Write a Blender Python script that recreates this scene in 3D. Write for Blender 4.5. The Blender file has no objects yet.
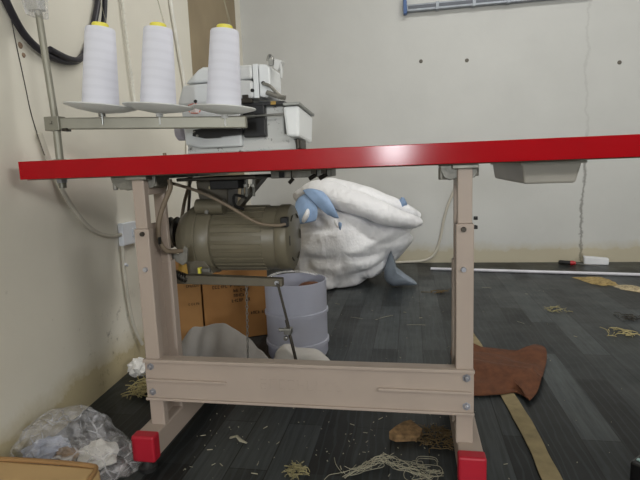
import bpy, bmesh, math, random
from mathutils import Vector, Matrix, noise
rnd = random.Random(7)
S = bpy.context.scene
C = S.collection
PI = math.pi

# ------------------------------------------------------------------ camera
YAW, PITCH, ROLL, FPX = -0.1822, 0.1437, -0.0378, 504.35
cy_, sy_, cp_, sp_ = math.cos(YAW), math.sin(YAW), math.cos(PITCH), math.sin(PITCH)
fwd = Vector((sy_*cp_, cy_*cp_, -sp_)); rt = Vector((cy_, -sy_, 0)); up = rt.cross(fwd)
rt2 = math.cos(ROLL)*rt + math.sin(ROLL)*up
up2 = -math.sin(ROLL)*rt + math.cos(ROLL)*up
cam = bpy.data.objects.new('camera', bpy.data.cameras.new('camera')); C.objects.link(cam)
M4 = Matrix((rt2, up2, -fwd)).transposed().to_4x4(); M4.translation = Vector((0.9429, -1.0952, 0.7299))
cam.matrix_world = M4
cam.data.sensor_fit = 'HORIZONTAL'; cam.data.sensor_width = 36; cam.data.lens = FPX/640*36
cam.data.clip_start = 0.02
S.camera = cam

# ------------------------------------------------------------------ light and exposure
W = bpy.data.worlds.new('world'); S.world = W; W.use_nodes = True
W.node_tree.nodes['Background'].inputs[0].default_value = (0.80, 0.86, 0.95, 1)
W.node_tree.nodes['Background'].inputs[1].default_value = 0.05
def area(name, loc, rot, sx, sy, power, col):
    l = bpy.data.lights.new(name, 'AREA'); l.shape = 'RECTANGLE'; l.size = sx; l.size_y = sy
    l.energy = power; l.color = col
    o = bpy.data.objects.new(name, l); C.objects.link(o); o.location = loc; o.rotation_euler = rot
    return o
area('ceiling_tube_light', (1.6, 1.10, 2.72), (0, 0, 0), 1.8, 0.4, 35, (1.0, 0.98, 0.94))
area('wall_fill_light', (2.9, -4.45, 2.25), (PI/2-.12, 0, .12), 2.2, 0.3, 50, (1.0, 0.98, 0.95))  # unseen fill added at the front wall to brighten the left wall
area('wall_fill_light', (4.12, -2.1, 1.75), (PI/2-.02, 0, PI/2-.3), 2.2, 0.4, 74, (1.0, 0.98, 0.95))  # second added fill, low enough to reach the left wall past the table
area('window_daylight', (0.76, -4.54, 1.00), (PI/2, 0, 0), 0.26, 0.50, 46, (0.92, 0.96, 1.0))
S.view_settings.view_transform = 'Standard'
S.view_settings.look = 'None'
S.view_settings.exposure = -0.2
S.view_settings.gamma = 1.0
S.view_settings.use_curve_mapping = False

# ------------------------------------------------------------------ materials
def lin(c):
    r = []
    for v in c:
        v /= 255.0
        r.append(v/12.92 if v <= 0.04045 else ((v+0.055)/1.055)**2.4)
    return (r[0], r[1], r[2], 1)
class NT:
    def __init__(self, name):
        self.m = bpy.data.materials.new(name); self.m.use_nodes = True
        self.t = self.m.node_tree; self.b = self.t.nodes['Principled BSDF']
        self.tc = None
    def n(self, typ, **kw):
        x = self.t.nodes.new(typ)
        for k, v in kw.items(): setattr(x, k, v)
        return x
    def l(self, a, b): self.t.links.new(a, b)
    def coord(self, scale=(1, 1, 1), rot=(0, 0, 0), loc=(0, 0, 0)):
        if not self.tc: self.tc = self.n('ShaderNodeTexCoord')
        mp = self.n('ShaderNodeMapping'); mp.inputs['Scale'].default_value = scale
        mp.inputs['Rotation'].default_value = rot; mp.inputs['Location'].default_value = loc
        self.l(self.tc.outputs['Object'], mp.inputs['Vector']); return mp.outputs[0]
    def noise(self, scale, detail=4, rough=.55, co=None):
        x = self.n('ShaderNodeTexNoise'); x.inputs['Scale'].default_value = scale
        x.inputs['Detail'].default_value = detail; x.inputs['Roughness'].default_value = rough
        self.l(co if co else self.coord(), x.inputs['Vector']); return x.outputs['Fac']
    def ramp(self, fac, stops):
        x = self.n('ShaderNodeValToRGB'); cr = x.color_ramp
        while len(cr.elements) < len(stops): cr.elements.new(0.5)
        for e, (p, c) in zip(cr.elements, stops): e.position = p; e.color = c if not isinstance(c, (int, float)) else (c, c, c, 1)
        self.l(fac, x.inputs[0]); return x.outputs[0]
    def mix(self, fac, a, b, mode='MIX'):
        x = self.n('ShaderNodeMix', data_type='RGBA', blend_type=mode)
        for s, v in ((x.inputs[0], fac), (x.inputs[6], a), (x.inputs[7], b)):
            if hasattr(v, 'node'): self.l(v, s)
            else: s.default_value = v
        return x.outputs[2]
    def math(self, op, a, b=0.0, clamp=False):
        x = self.n('ShaderNodeMath', operation=op); x.use_clamp = clamp
        for s, v in ((x.inputs[0], a), (x.inputs[1], b)):
            if hasattr(v, 'node'): self.l(v, s)
            else: s.default_value = v
        return x.outputs[0]
    def bump(self, h, strength=.3, dist=.01):
        x = self.n('ShaderNodeBump'); x.inputs['Strength'].default_value = strength; x.inputs['Distance'].default_value = dist
        self.l(h, x.inputs['Height']); self.l(x.outputs[0], self.b.inputs['Normal'])
    def set(self, col=None, rough=.5, metal=0.0, spec=None):
        if col is not None:
            if hasattr(col, 'node'): self.l(col, self.b.inputs['Base Color'])
            else: self.b.inputs['Base Color'].default_value = col
        self.b.inputs['Roughness'].default_value = rough; self.b.inputs['Metallic'].default_value = metal
        if spec is not None: self.b.inputs['Specular IOR Level'].default_value = spec
        return self
def translucent(name, rgb, fac, rough=.4):
    """plastic thin enough to glow a little when lit from the far side"""
    t = NT(name); c = t.ramp(t.noise(7), [(.3, tuple(v*.94 for v in lin(rgb)[:3])+(1,)), (.7, lin(rgb))])
    t.set(c, rough, 0, .4)
    tr = t.n('ShaderNodeBsdfTranslucent'); t.l(c, tr.inputs[0]); ms = t.n('ShaderNodeMixShader'); ms.inputs[0].default_value = fac
    t.l(t.b.outputs[0], ms.inputs[1]); t.l(tr.outputs[0], ms.inputs[2]); t.l(ms.outputs[0], t.t.nodes['Material Output'].inputs[0]); return t.m
def M(name, rgb, rough=.5, metal=0, var=.06, scale=12, bump=0, spec=None, detail=4):
    """plain procedural surface: one colour with slight mottling and optional bump"""
    t = NT(name); c = lin(rgb)
    d = tuple(max(0, v*(1-2.2*var)) for v in c[:3]) + (1,)
    h = tuple(min(1, v*(1+var)) for v in c[:3]) + (1,)
    f = t.noise(scale, detail)
    t.set(t.ramp(f, [(.3, d), (.7, h)]), rough, metal, spec)
    if bump: t.bump(t.noise(scale*3), bump, .004)
    return t.m

def wall_mat(name, rgb, crack=None, stain=.5, mould=(0, 0)):
    t = NT(name)
    f = t.noise(1.3, 6, .6)
    c = lin(rgb); d = tuple(v*.90 for v in c[:3])+(1,)
    col = t.ramp(f, [(.32, d), (.68, c)])
    sep = t.n('ShaderNodeSeparateXYZ'); t.l(t.coord(), sep.inputs[0]); z = sep.outputs[2]; x = sep.outputs[0]; y = sep.outputs[1]
    # yellowed damp band that creeps up from the floor with its own ragged edge
    edge = t.math('ADD', z, t.math('MULTIPLY', t.noise(4.2, 6, .7), -.17))
    band = t.ramp(edge, [(-.02, 1), (.01, .6), (.07, 0)])
    col = t.mix(t.math('MULTIPLY', band, stain), col, lin((176, 160, 112)))
    # scuffs and specks
    sp = t.ramp(t.noise(26, 3, .6), [(.72, 0), (.76, 1)])
    low = t.ramp(z, [(.05, 1), (.55, 0)])
    col = t.mix(t.math('MULTIPLY', t.math('MULTIPLY', sp, low), .55), col, lin((92, 84, 66)))
    sp2 = t.ramp(t.noise(9, 8, .8, t.coord((1, 1, .5))), [(.68, 0), (.76, 1)])
    col = t.mix(t.math('MULTIPLY', sp2, .10), col, lin((120, 112, 96)))
    if crack is not None:
        wob = t.math('MULTIPLY', t.math('SUBTRACT', t.noise(3.2, 7, .7), .5), .16)
        dx = t.math('ABSOLUTE', t.math('ADD', t.math('SUBTRACT', x, crack), wob))
        line = t.math('MULTIPLY', t.ramp(dx, [(.003, 1), (.011, 0)]), t.ramp(z, [(.74, 1), (.9, .2)]))
        col = t.mix(t.math('MULTIPLY', line, .6), col, lin((70, 66, 58)))
        # peeling flakes near the crack foot
        pl = t.ramp(t.noise(14, 6, .8, t.coord((2.2, 1, .5))), [(.52, 0), (.60, 1)])
        reg = t.math('MULTIPLY', t.ramp(x, [(2.15, 0), (2.23, 1)]), t.ramp(z, [(.10, 1), (.20, 0)]))
        col = t.mix(t.math('MULTIPLY', t.math('MULTIPLY', pl, reg), .7), col, lin((110, 106, 96)))
    if mould[0]:
        mk = t.math('MULTIPLY', t.ramp(t.noise(17, 6, .75), [(.58, 0), (.68, 1)]),
                    t.math('MULTIPLY', t.ramp(t.math('ABSOLUTE', t.math('SUBTRACT', y, mould[0])), [(.08, 1), (.26, 0)]),
                           t.ramp(t.math('ABSOLUTE', t.math('SUBTRACT', z, mould[1])), [(.06, 1), (.22, 0)])))
        col = t.mix(t.math('MULTIPLY', mk, .6), col, lin((72, 64, 50)))
    t.set(col, .62)
    t.bump(t.noise(7, 5, .6), .18, .01)
    return t.m

def floor_mat():
    t = NT('floor_vinyl_planks')
    # planks run away from the camera (world y)
    mp = t.coord(rot=(0, 0, PI/2), loc=(0, 0, 0))
    br = t.n('ShaderNodeTexBrick'); t.l(mp, br.inputs['Vector'])
    br.offset = .37; br.inputs['Scale'].default_value = 1
    br.inputs['Brick Width'].default_value = .62; br.inputs['Row Height'].default_value = .098
    br.inputs['Mortar Size'].default_value = .0016; br.inputs['Bias'].default_value = 0
    br.inputs['Color1'].default_value = lin((8, 9, 10)); br.inputs['Color2'].default_value = lin((70, 75, 76))
    br.inputs['Mortar'].default_value = lin((18, 19, 20))
    g = t.noise(1, 6, .65, t.coord((70, 4.5, 1)))
    col = t.mix(t.ramp(g, [(.35, .55), (.6, 0)]), br.outputs['Color'], lin((26, 28, 29)))
    w = t.n('ShaderNodeTexWave'); w.wave_type = 'RINGS'; w.rings_direction = 'Z'
    w.inputs['Scale'].default_value = 9; w.inputs['Distortion'].default_value = 9; w.inputs['Detail'].default_value = 3
    w.inputs['Detail Scale'].default_value = 1.2
    t.l(t.coord((1.6, .28, 1)), w.inputs['Vector'])
    col = t.mix(t.ramp(w.outputs['Fac'], [(.82, 0), (.97, .16)]), col, lin((84, 92, 97)))
    # dust and dull patches
    du = t.noise(2.0, 6, .7)
    col = t.mix(t.ramp(du, [(.45, 0), (.75, .30)]), col, lin((48, 47, 43)))
    t.set(col, .42, 0, .2)
    t.l(t.ramp(t.noise(5, 5, .7), [(.3, .30), (.7, .46)]), t.b.inputs['Roughness'])
    t.bump(g, .12, .002)
    return t.m

def cone_mat():
    t = NT('white_thread')
    w = t.n('ShaderNodeTexWave'); w.bands_direction = 'Z'; w.inputs['Scale'].default_value = 13
    w.inputs['Distortion'].default_value = 5; w.inputs['Detail'].default_value = 2; w.inputs['Detail Scale'].default_value = .6
    t.l(t.coord((.6, .6, 1.1)), w.inputs['Vector'])
    fine = t.n('ShaderNodeTexWave'); fine.bands_direction = 'Z'; fine.inputs['Scale'].default_value = 260
    fine.inputs['Distortion'].default_value = 1.5
    t.l(t.coord(), fine.inputs['Vector'])
    t.set(t.ramp(w.outputs['Fac'], [(.1, lin((214, 215, 225))), (.6, lin((218, 219, 229)))]), .72, 0, .25)
    h = t.math('ADD', t.math('MULTIPLY', fine.outputs['Fac'], .25), w.outputs['Fac'])
    t.bump(h, .03, .001); return t.m

def film_mat(name, tint, alpha_lo, alpha_hi, scale=22, crease=0.0):
    """clear crinkled plastic film: see-through, with glossy creases that turn white where the film is folded"""
    t = NT(name)
    tr = t.n('ShaderNodeBsdfTransparent')
    out = t.t.nodes['Material Output']
    ms = t.n('ShaderNodeMixShader')
    f = t.ramp(t.noise(scale, 5, .7, t.coord((1, 1.6, 1))), [(.35, alpha_lo), (.7, alpha_hi)])
    if crease:
        wob = t.n('ShaderNodeTexNoise'); wob.inputs['Scale'].default_value = 9; t.l(t.coord(), wob.inputs['Vector'])
        add = t.n('ShaderNodeVectorMath', operation='MULTIPLY_ADD'); t.l(wob.outputs['Color'], add.inputs[0]); add.inputs[1].default_value = (.08, .08, .08); t.l(t.coord((1, 1.3, 1)), add.inputs[2])
        vo = t.n('ShaderNodeTexVoronoi', feature='DISTANCE_TO_EDGE'); vo.inputs['Scale'].default_value = 17; t.l(add.outputs[0], vo.inputs['Vector'])
        ln = t.math('MULTIPLY', t.ramp(vo.outputs['Distance'], [(.0, 1), (.10, 0)]), t.ramp(t.noise(13, 3), [(.40, 0), (.65, crease)]))
        f = t.math('MAXIMUM', f, ln)
        t.bump(t.math('ADD', vo.outputs['Distance'], t.noise(scale, 3, .5)), 1.0, .03)
    else:
        t.bump(t.noise(scale*1.1, 4, .6, t.coord((1, 1.5, 1.2), (.4, .2, .7))), 1.0, .03)
    t.l(f, ms.inputs[0]); t.l(tr.outputs[0], ms.inputs[1]); t.l(t.b.outputs[0], ms.inputs[2]); t.l(ms.outputs[0], out.inputs[0])
    t.set(lin(tint), .14, 0, .9)
    return t.m

def sack_mat(name, c1, c2):
    t = NT(name)
    col = t.ramp(t.noise(3, 5, .6), [(.3, lin(c2)), (.65, lin(c1))])
    t.set(col, .5, 0, .35)
    h = t.math('ADD', t.noise(5, 5, .6, t.coord((1.6, 1, .9), (0, .7, 0))), t.math('MULTIPLY', t.noise(12, 3, .5, t.coord((1.6, 1, .8), (0, .9, 0))), .3))
    r1 = t.math('ABSOLUTE', t.math('SUBTRACT', t.noise(2.6, 3, .5, t.coord((1.5, 1, .8), (0, .95, 0))), .5))
    r2 = t.math('ABSOLUTE', t.math('SUBTRACT', t.noise(4.5, 3, .5, t.coord((.8, 1, 1.6), (0, .35, 0), (3, 1, 2))), .5))
    h = t.math('ADD', h, t.math('MULTIPLY', t.math('ADD', t.ramp(r1, [(0, 1), (.07, 0)]), t.math('MULTIPLY', t.ramp(r2, [(0, 1), (.08, 0)]), .35)), .30))
    t.bump(h, .36, .05); return t.m

m_floor = floor_mat()
m_backwall = wall_mat('plaster_grey_white', (204, 205, 202), crack=2.107, stain=.55)
m_leftwall = wall_mat('plaster_cream', (230, 226, 213), stain=.75, mould=(.42, .165))
m_plainwall = wall_mat('plaster_plain', (200, 198, 190))
m_ceiling = M('ceiling_paint', (215, 214, 208), .8)
m_brown = M('brown_door_paint', (152, 136, 108), .6, var=.08, scale=3)
m_brown_dark = M('dark_gap', (70, 60, 46), .7)
m_red = M('red_edge_band', (164, 6, 20), .14, var=.05, scale=4, spec=.22)
m_redcap = M('red_plastic_cap', (172, 24, 44), .5, var=.05)
m_tabletop = M('table_laminate', (170, 170, 166), .4)
m_under = M('table_underside_board', (96, 84, 68), .8, var=.1)
m_cream = M('stand_cream_enamel', (168, 154, 143), .42, var=.04, scale=5, spec=.4)
m_bracket = M('cast_bracket_metal', (142, 140, 132), .45, .5, var=.15, scale=30, bump=.3)
m_bolt = M('zinc_bolt', (176, 178, 186), .4, .6, var=.15)
m_rubber = M('black_rubber', (22, 22, 22), .6)
m_motor = M('motor_olive_grey_enamel', (112, 106, 89), .38, var=.05, scale=8, spec=.45)
m_motor2 = M('motor_dull_enamel', (98, 92, 78), .5, var=.08)
m_vent = M('vent_shadow_grey', (58, 54, 46), .6)
m_steel = M('steel_grey', (150, 150, 146), .32, .9, var=.1)
m_darksteel = M('dark_steel', (72, 68, 62), .45, .7, var=.15)
m_black = M('black_enamel', (18, 18, 20), .35)
m_mwhite = M('machine_white_enamel', (226, 229, 230), .3, var=.02, scale=6, spec=.5)
def speckle():
    t = NT('machine_scuffed_enamel')
    col = t.ramp(t.noise(45, 6, .75), [(.56, lin((205, 206, 203))), (.66, lin((78, 74, 68)))])
    t.set(col, .45); return t.m
m_scuff = speckle()
m_greyedge = M('grey_plate_edge', (150, 152, 148), .4, .3)
m_brass = M('brass', (170, 140, 80), .35, .85, var=.15)
m_standgrey = M('thread_stand_grey', (142, 140, 128), .42, .35, var=.05)
m_plate = translucent('white_plastic_dish', (238, 239, 238), .35)
m_yellow = M('yellow_plastic_core', (226, 216, 84), .45)
m_thread = cone_mat()
m_orange = M('orange_ink', (228, 112, 84), .5)
m_sticker = M('white_sticker', (236, 226, 224), .5)
m_belt = M('rubber_belt', (128, 114, 96), .6)
m_whitebelt = M('pale_belt_guard_wire', (196, 190, 178), .5)
m_drawer = M('grey_plastic_drawer', (176, 172, 162), .45, var=.03)
m_socket = M('white_socket_plastic', (222, 226, 232), .35, var=.02)
m_cable = M('white_cable', (204, 199, 186), .5)
m_blackcable = M('black_cable', (34, 32, 40), .45)
m_card = M('cardboard', (158, 112, 62), .8, var=.08, scale=5, bump=.1)
m_card2 = M('pale_cardboard', (196, 164, 116), .75, var=.06, scale=4)
m_cardrim = M('cardboard_rim', (150, 116, 74), .8)
m_ink = M('brown_ink', (46, 27, 14), .8)
m_redink = M('red_ink', (190, 60, 50), .7)
m_greycloth = M('grey_cloth', (134, 130, 125), .85, var=.1, scale=7, bump=.25)
m_lightcloth = M('light_grey_cloth', (178, 174, 168), .85, var=.06, scale=9, bump=.25)
m_browncloth = M('rust_brown_cloth', (92, 54, 31), .9, var=.14, scale=40, bump=.3)
m_sack = sack_mat('woven_sack_white', (246, 247, 250), (232, 232, 235))
m_lining = M('blue_sack_lining', (150, 178, 216), .5, var=.10, scale=9, bump=.3)
m_sackgrey = M('grey_blue_sack_corner', (128, 138, 150), .6, var=.12, scale=14, bump=.3)
m_bucket = translucent('translucent_white_plastic', (206, 208, 220), .45)
m_film = film_mat('clear_plastic_bag_film', (236, 236, 242), .08, .36, 30, .85)
m_film2 = film_mat('clear_plastic_wrap', (236, 236, 236), .12, .5, 30, .6)
m_wraptop = M('wrapped_metal', (190, 190, 186), .25, .6)
m_paper = M('white_tissue_paper', (232, 230, 226), .9, var=.03, bump=.3)
m_bluepaper = M('blue_print_paper', (176, 184, 206), .7, var=.25, scale=30)
m_straw = M('yellow_straw', (176, 164, 116), .8, var=.15)
m_fuzz = M('tan_fluff', (116, 96, 64), .9, var=.15)
m_threadwaste = M('pale_thread_waste', (162, 158, 138), .9, var=.1)
m_threadyel = M('yellow_thread_waste', (150, 142, 104), .9, var=.1)
m_cork = M('tan_cardboard_scrap', (146, 116, 80), .9, var=.25, scale=60)
m_strip = M('masking_strip_tan', (140, 126, 92), .75, var=.12, scale=25)
m_pole = M('white_plastic_pole', (214, 214, 222), .4)
m_foam = M('white_foam_block', (228, 230, 234), .7, var=.02)
m_redplastic = M('red_handle', (176, 24, 34), .35)
m_blueplastic = M('blue_end_cap', (66, 98, 150), .45)
m_alu = M('aluminium_rail', (150, 156, 164), .4, .4, var=.08)
m_greydark = M('dark_channel', (92, 96, 104), .5, .3)
m_gravel = M('sawdust_heap', (168, 146, 98), .95, var=.2, scale=50, bump=.5)
m_gravel2 = M('pale_debris', (186, 170, 138), .95, var=.25, scale=60, bump=.5)
m_teal = M('teal_grey_panel', (140, 168, 166), .35)
m_glass = M('window_glass', (190, 205, 215), .1)
m_white = M('white_frame_paint', (220, 220, 216), .5)

# ------------------------------------------------------------------ mesh helpers (all geometry in world coordinates)
def newbm(): return bmesh.new()
def box(bm, x0, x1, y0, y1, z0, z1, mat=None):
    vs = [bm.verts.new(Vector(p)) for p in ((x0,y0,z0),(x1,y0,z0),(x1,y1,z0),(x0,y1,z0),(x0,y0,z1),(x1,y0,z1),(x1,y1,z1),(x0,y1,z1))]
    if mat is not None:
        for v in vs: v.co = mat @ v.co
    for f in ((0,3,2,1),(4,5,6,7),(0,1,5,4),(1,2,6,5),(2,3,7,6),(3,0,4,7)): bm.faces.new([vs[i] for i in f])
    return vs
def hexa(bm, P):
    """eight corners in the order of box()"""
    vs = [bm.verts.new(Vector(p)) for p in P]
    for f in ((0,3,2,1),(4,5,6,7),(0,1,5,4),(1,2,6,5),(2,3,7,6),(3,0,4,7)): bm.faces.new([vs[i] for i in f])
def prism(bm, poly, y0, y1):
    """outline in x,z drawn out along y"""
    a = [bm.verts.new((p[0], y0, p[1])) for p in poly]; b = [bm.verts.new((p[0], y1, p[1])) for p in poly]
    n = len(poly); bm.faces.new(a); bm.faces.new(list(reversed(b)))
    for i in range(n): bm.faces.new((a[i], b[i], b[(i+1) % n], a[(i+1) % n]))
    bmesh.ops.recalc_face_normals(bm, faces=bm.faces)
def prism_z(bm, poly, z0, z1):
    a = [bm.verts.new((p[0], p[1], z0)) for p in poly]; b = [bm.verts.new((p[0], p[1], z1)) for p in poly]
    n = len(poly); bm.faces.new(list(reversed(a))); bm.faces.new(b)
    for i in range(n): bm.faces.new((a[i], a[(i+1) % n], b[(i+1) % n], b[i]))
    bmesh.ops.recalc_face_normals(bm, faces=bm.faces)
def frame_of(d):
    d = d.normalized(); ref = Vector((0, 0, 1)) if abs(d.z) < .92 else Vector((1, 0, 0))
    a = d.cross(ref).normalized(); return a, d.cross(a).normalized()
def spline(pts, n=6):
    P = [Vector(p) for p in pts]
    if len(P) < 3: return P
    out = []
    for i in range(len(P)-1):
        p0 = P[max(i-1, 0)]; p1 = P[i]; p2 = P[i+1]; p3 = P[min(i+2, len(P)-1)]
        for k in range(n):
            t = k/n
            out.append(.5*((2*p1)+(-p0+p2)*t+(2*p0-5*p1+4*p2-p3)*t*t+(-p0+3*p1-3*p2+p3)*t**3))
    out.append(P[-1]); return out
def tube(bm, pts, r, seg=10, smooth_n=0, flat=1.0):
    P = spline(pts, smooth_n) if smooth_n else [Vector(p) for p in pts]
    rs = r if isinstance(r, (list, tuple)) else [r]*len(P)
    rings = []; a = None
    for i, p in enumerate(P):
        d = (P[min(i+1, len(P)-1)]-P[max(i-1, 0)])
        d.normalize()
        if a is None: a, b = frame_of(d)
        else:
            a = (a - d*a.dot(d)).normalized(); b = d.cross(a).normalized()
        rings.append([bm.verts.new(p + a*math.cos(2*PI*k/seg)*rs[i] + b*math.sin(2*PI*k/seg)*rs[i]*flat) for k in range(seg)])
    for i in range(len(rings)-1):
        for k in range(seg): bm.faces.new((rings[i][k], rings[i][(k+1) % seg], rings[i+1][(k+1) % seg], rings[i+1][k]))
    bm.faces.new(list(reversed(rings[0]))); bm.faces.new(rings[-1])
def lathe(bm, prof, o=(0, 0, 0), axis='z', seg=32):
    """profile of (radius, height) turned about an axis through o"""
    o = Vector(o); rings = []
    ax = {'z': (Vector((1,0,0)), Vector((0,1,0)), Vector((0,0,1))), 'x': (Vector((0,1,0)), Vector((0,0,1)), Vector((1,0,0))), 'y': (Vector((0,0,1)), Vector((1,0,0)), Vector((0,1,0)))}[axis] if isinstance(axis, str) else axis
    for r, h in prof:
        if r < 1e-6: rings.append([bm.verts.new(o+ax[2]*h)])
        else: rings.append([bm.verts.new(o+ax[2]*h+ax[0]*math.cos(2*PI*k/seg)*r+ax[1]*math.sin(2*PI*k/seg)*r) for k in range(seg)])
    for A, B in zip(rings, rings[1:]):
        for k in range(seg):
            q = (k+1) % seg
            if len(A) == 1 and len(B) == 1: continue
            if len(A) == 1: bm.faces.new((A[0], B[q], B[k]))
            elif len(B) == 1: bm.faces.new((A[k], A[q], B[0]))
            else: bm.faces.new((A[k], A[q], B[q], B[k]))
    if len(rings[0]) > 1: bm.faces.new(list(reversed(rings[0])))
    if len(rings[-1]) > 1: bm.faces.new(rings[-1])
    bmesh.ops.recalc_face_normals(bm, faces=bm.faces)
def obj(name, bm, mat, parent=None, smooth=False, bevel=0, solid=0, subsurf=0, origin=None):
    top = parent
    off = Vector((0, 0, 0))
    if parent is not None:
        while top.parent: top = top.parent
        off = top.location.copy()
    elif origin is not None: off = Vector(origin)
    me = bpy.data.meshes.new(name)
    for v in bm.verts: v.co = v.co - off
    if smooth:
        for f in bm.faces: f.smooth = True
    bm.to_mesh(me); bm.free()
    o = bpy.data.objects.new(name, me); C.objects.link(o); me.materials.append(mat)
    if parent is not None: o.parent = parent
    elif origin is not None: o.location = off
    if solid:
        s = o.modifiers.new('thickness', 'SOLIDIFY'); s.thickness = solid; s.offset = 0
    if subsurf:
        s = o.modifiers.new('smooth', 'SUBSURF'); s.levels = subsurf; s.render_levels = subsurf
    if bevel:
        s = o.modifiers.new('bevel', 'BEVEL'); s.width = bevel; s.segments = 2; s.limit_method = 'ANGLE'; s.angle_limit = .6
    if smooth and not subsurf:
        try: me.set_sharp_from_angle(angle=math.radians(42))
        except Exception: pass
    return o
def tag(o, label, cat, group=None, kind=None):
    o['label'] = label; o['category'] = cat
    if group: o['group'] = group
    if kind: o['kind'] = kind
    return o
def thing(name, label, cat, loc, group=None):
    o = bpy.data.objects.new(name, None); C.objects.link(o); o.location = loc; o.empty_display_size = .05
    return tag(o, label, cat, group)
def struct(name, bm, mat, **k):
    o = obj(name, bm, mat, **k); o['kind'] = 'structure'; return o
def copy_tree(o, parent=None):
    c = o.copy(); C.objects.link(c)
    if parent is not None: c.parent = parent
    for ch in list(o.children): copy_tree(ch, c)
    return c

# ------------------------------------------------------------------ the setting
X0, X1, Y0, Y1, ZC = -0.6, 4.2, -4.6, 2.655, 2.8
b = newbm(); box(b, X0, X1, Y0, Y1+.1, -.1, 0); struct('floor', b, m_floor)
b = newbm(); box(b, X0, X1, Y0, Y1+.1, ZC, ZC+.1); struct('ceiling', b, m_ceiling)
b = newbm(); box(b, X0, X1+.1, Y1, Y1+.12, 0, ZC); struct('wall_back', b, m_backwall)
b = newbm(); box(b, X1, X1+.1, Y0, Y1, 0, ZC); struct('wall_right', b, m_plainwall)
def lw(y): return -0.0572 - 0.0837*y            # face of the left wall, slightly out of square
b = newbm()
hexa(b, ((lw(Y0)-.15,Y0,0),(lw(Y0),Y0,0),(lw(1.499),1.499,0),(lw(1.499)-.15,1.499,0),(lw(Y0)-.15,Y0,ZC),(lw(Y0),Y0,ZC),(lw(1.499),1.499,ZC),(lw(1.499)-.15,1.499,ZC)))
hexa(b, ((lw(2.550)-.15,2.550,0),(lw(2.550)-.02,2.550,0),(lw(Y1),Y1,0),(lw(Y1)-.15,Y1,0),(lw(2.550)-.15,2.550,ZC),(lw(2.550)-.02,2.550,ZC),(lw(Y1),Y1,ZC),(lw(Y1)-.15,Y1,ZC)))
hexa(b, ((lw(1.499)-.15,1.499,2.2),(lw(1.499),1.499,2.2),(lw(2.550),2.550,2.2),(lw(2.550)-.15,2.550,2.2),(lw(1.499)-.15,1.499,ZC),(lw(1.499),1.499,ZC),(lw(2.550),2.550,ZC),(lw(2.550)-.15,2.550,ZC)))
struct('wall_left', b, m_leftwall)
# brown door beyond the cream wall
b = newbm(); hexa(b, ((lw(1.499)-.12,1.499,0),(lw(1.499)-.004,1.499,0),(lw(1.618)-.004,1.618,0),(lw(1.618)-.12,1.618,0),(lw(1.499)-.12,1.499,2.2),(lw(1.499)-.004,1.499,2.2),(lw(1.618)-.004,1.618,2.2),(lw(1.618)-.12,1.618,2.2)))
struct('trim_1', b, m_brown)
b = newbm(); hexa(b, ((lw(1.635)-.06,1.635,0.005),(lw(1.635)-.012,1.635,0.005),(lw(2.550)-.012,2.546,0.005),(lw(2.550)-.06,2.546,0.005),(lw(1.635)-.06,1.635,2.2),(lw(1.635)-.012,1.635,2.2),(lw(2.550)-.012,2.546,2.2),(lw(2.550)-.06,2.546,2.2)))
struct('door_1', b, m_brown)
b = newbm(); hexa(b, ((lw(1.618)-.09,1.618,0),(lw(1.618)-.07,1.618,0),(lw(1.643)-.07,1.643,0),(lw(1.643)-.09,1.643,0),(lw(1.618)-.09,1.618,2.2),(lw(1.618)-.07,1.618,2.2),(lw(1.643)-.07,1.643,2.2),(lw(1.643)-.09,1.643,2.2)))
struct('trim_2', b, m_brown_dark)
# wall behind the camera with a bright window
b = newbm()
wx0, wx1, wz0, wz1 = .49, 1.03, .58, 1.42
box(b, X0, wx0, Y0-.1, Y0, 0, ZC); box(b, wx1, X1, Y0-.1, Y0, 0, ZC); box(b, wx0, wx1, Y0-.1, Y0, 0, wz0); box(b, wx0, wx1, Y0-.1, Y0, wz1, ZC)
struct('wall_front', b, m_plainwall)
b = newbm()
for q in ((wx0, wx0+.04, wz0, wz1), (wx1-.04, wx1, wz0, wz1), (wx0+.04, wx1-.04, wz0, wz0+.04), (wx0+.04, wx1-.04, wz1-.04, wz1)): box(b, q[0], q[1], Y0-.07, Y0-.01, q[2], q[3])
wf = struct('window_1', b, m_white)
b = newbm(); box(b, wx0+.04, wx1-.04, Y0-.05, Y0-.044, wz0+.04, wz1-.04); obj('pane', b, m_glass, wf)

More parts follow.
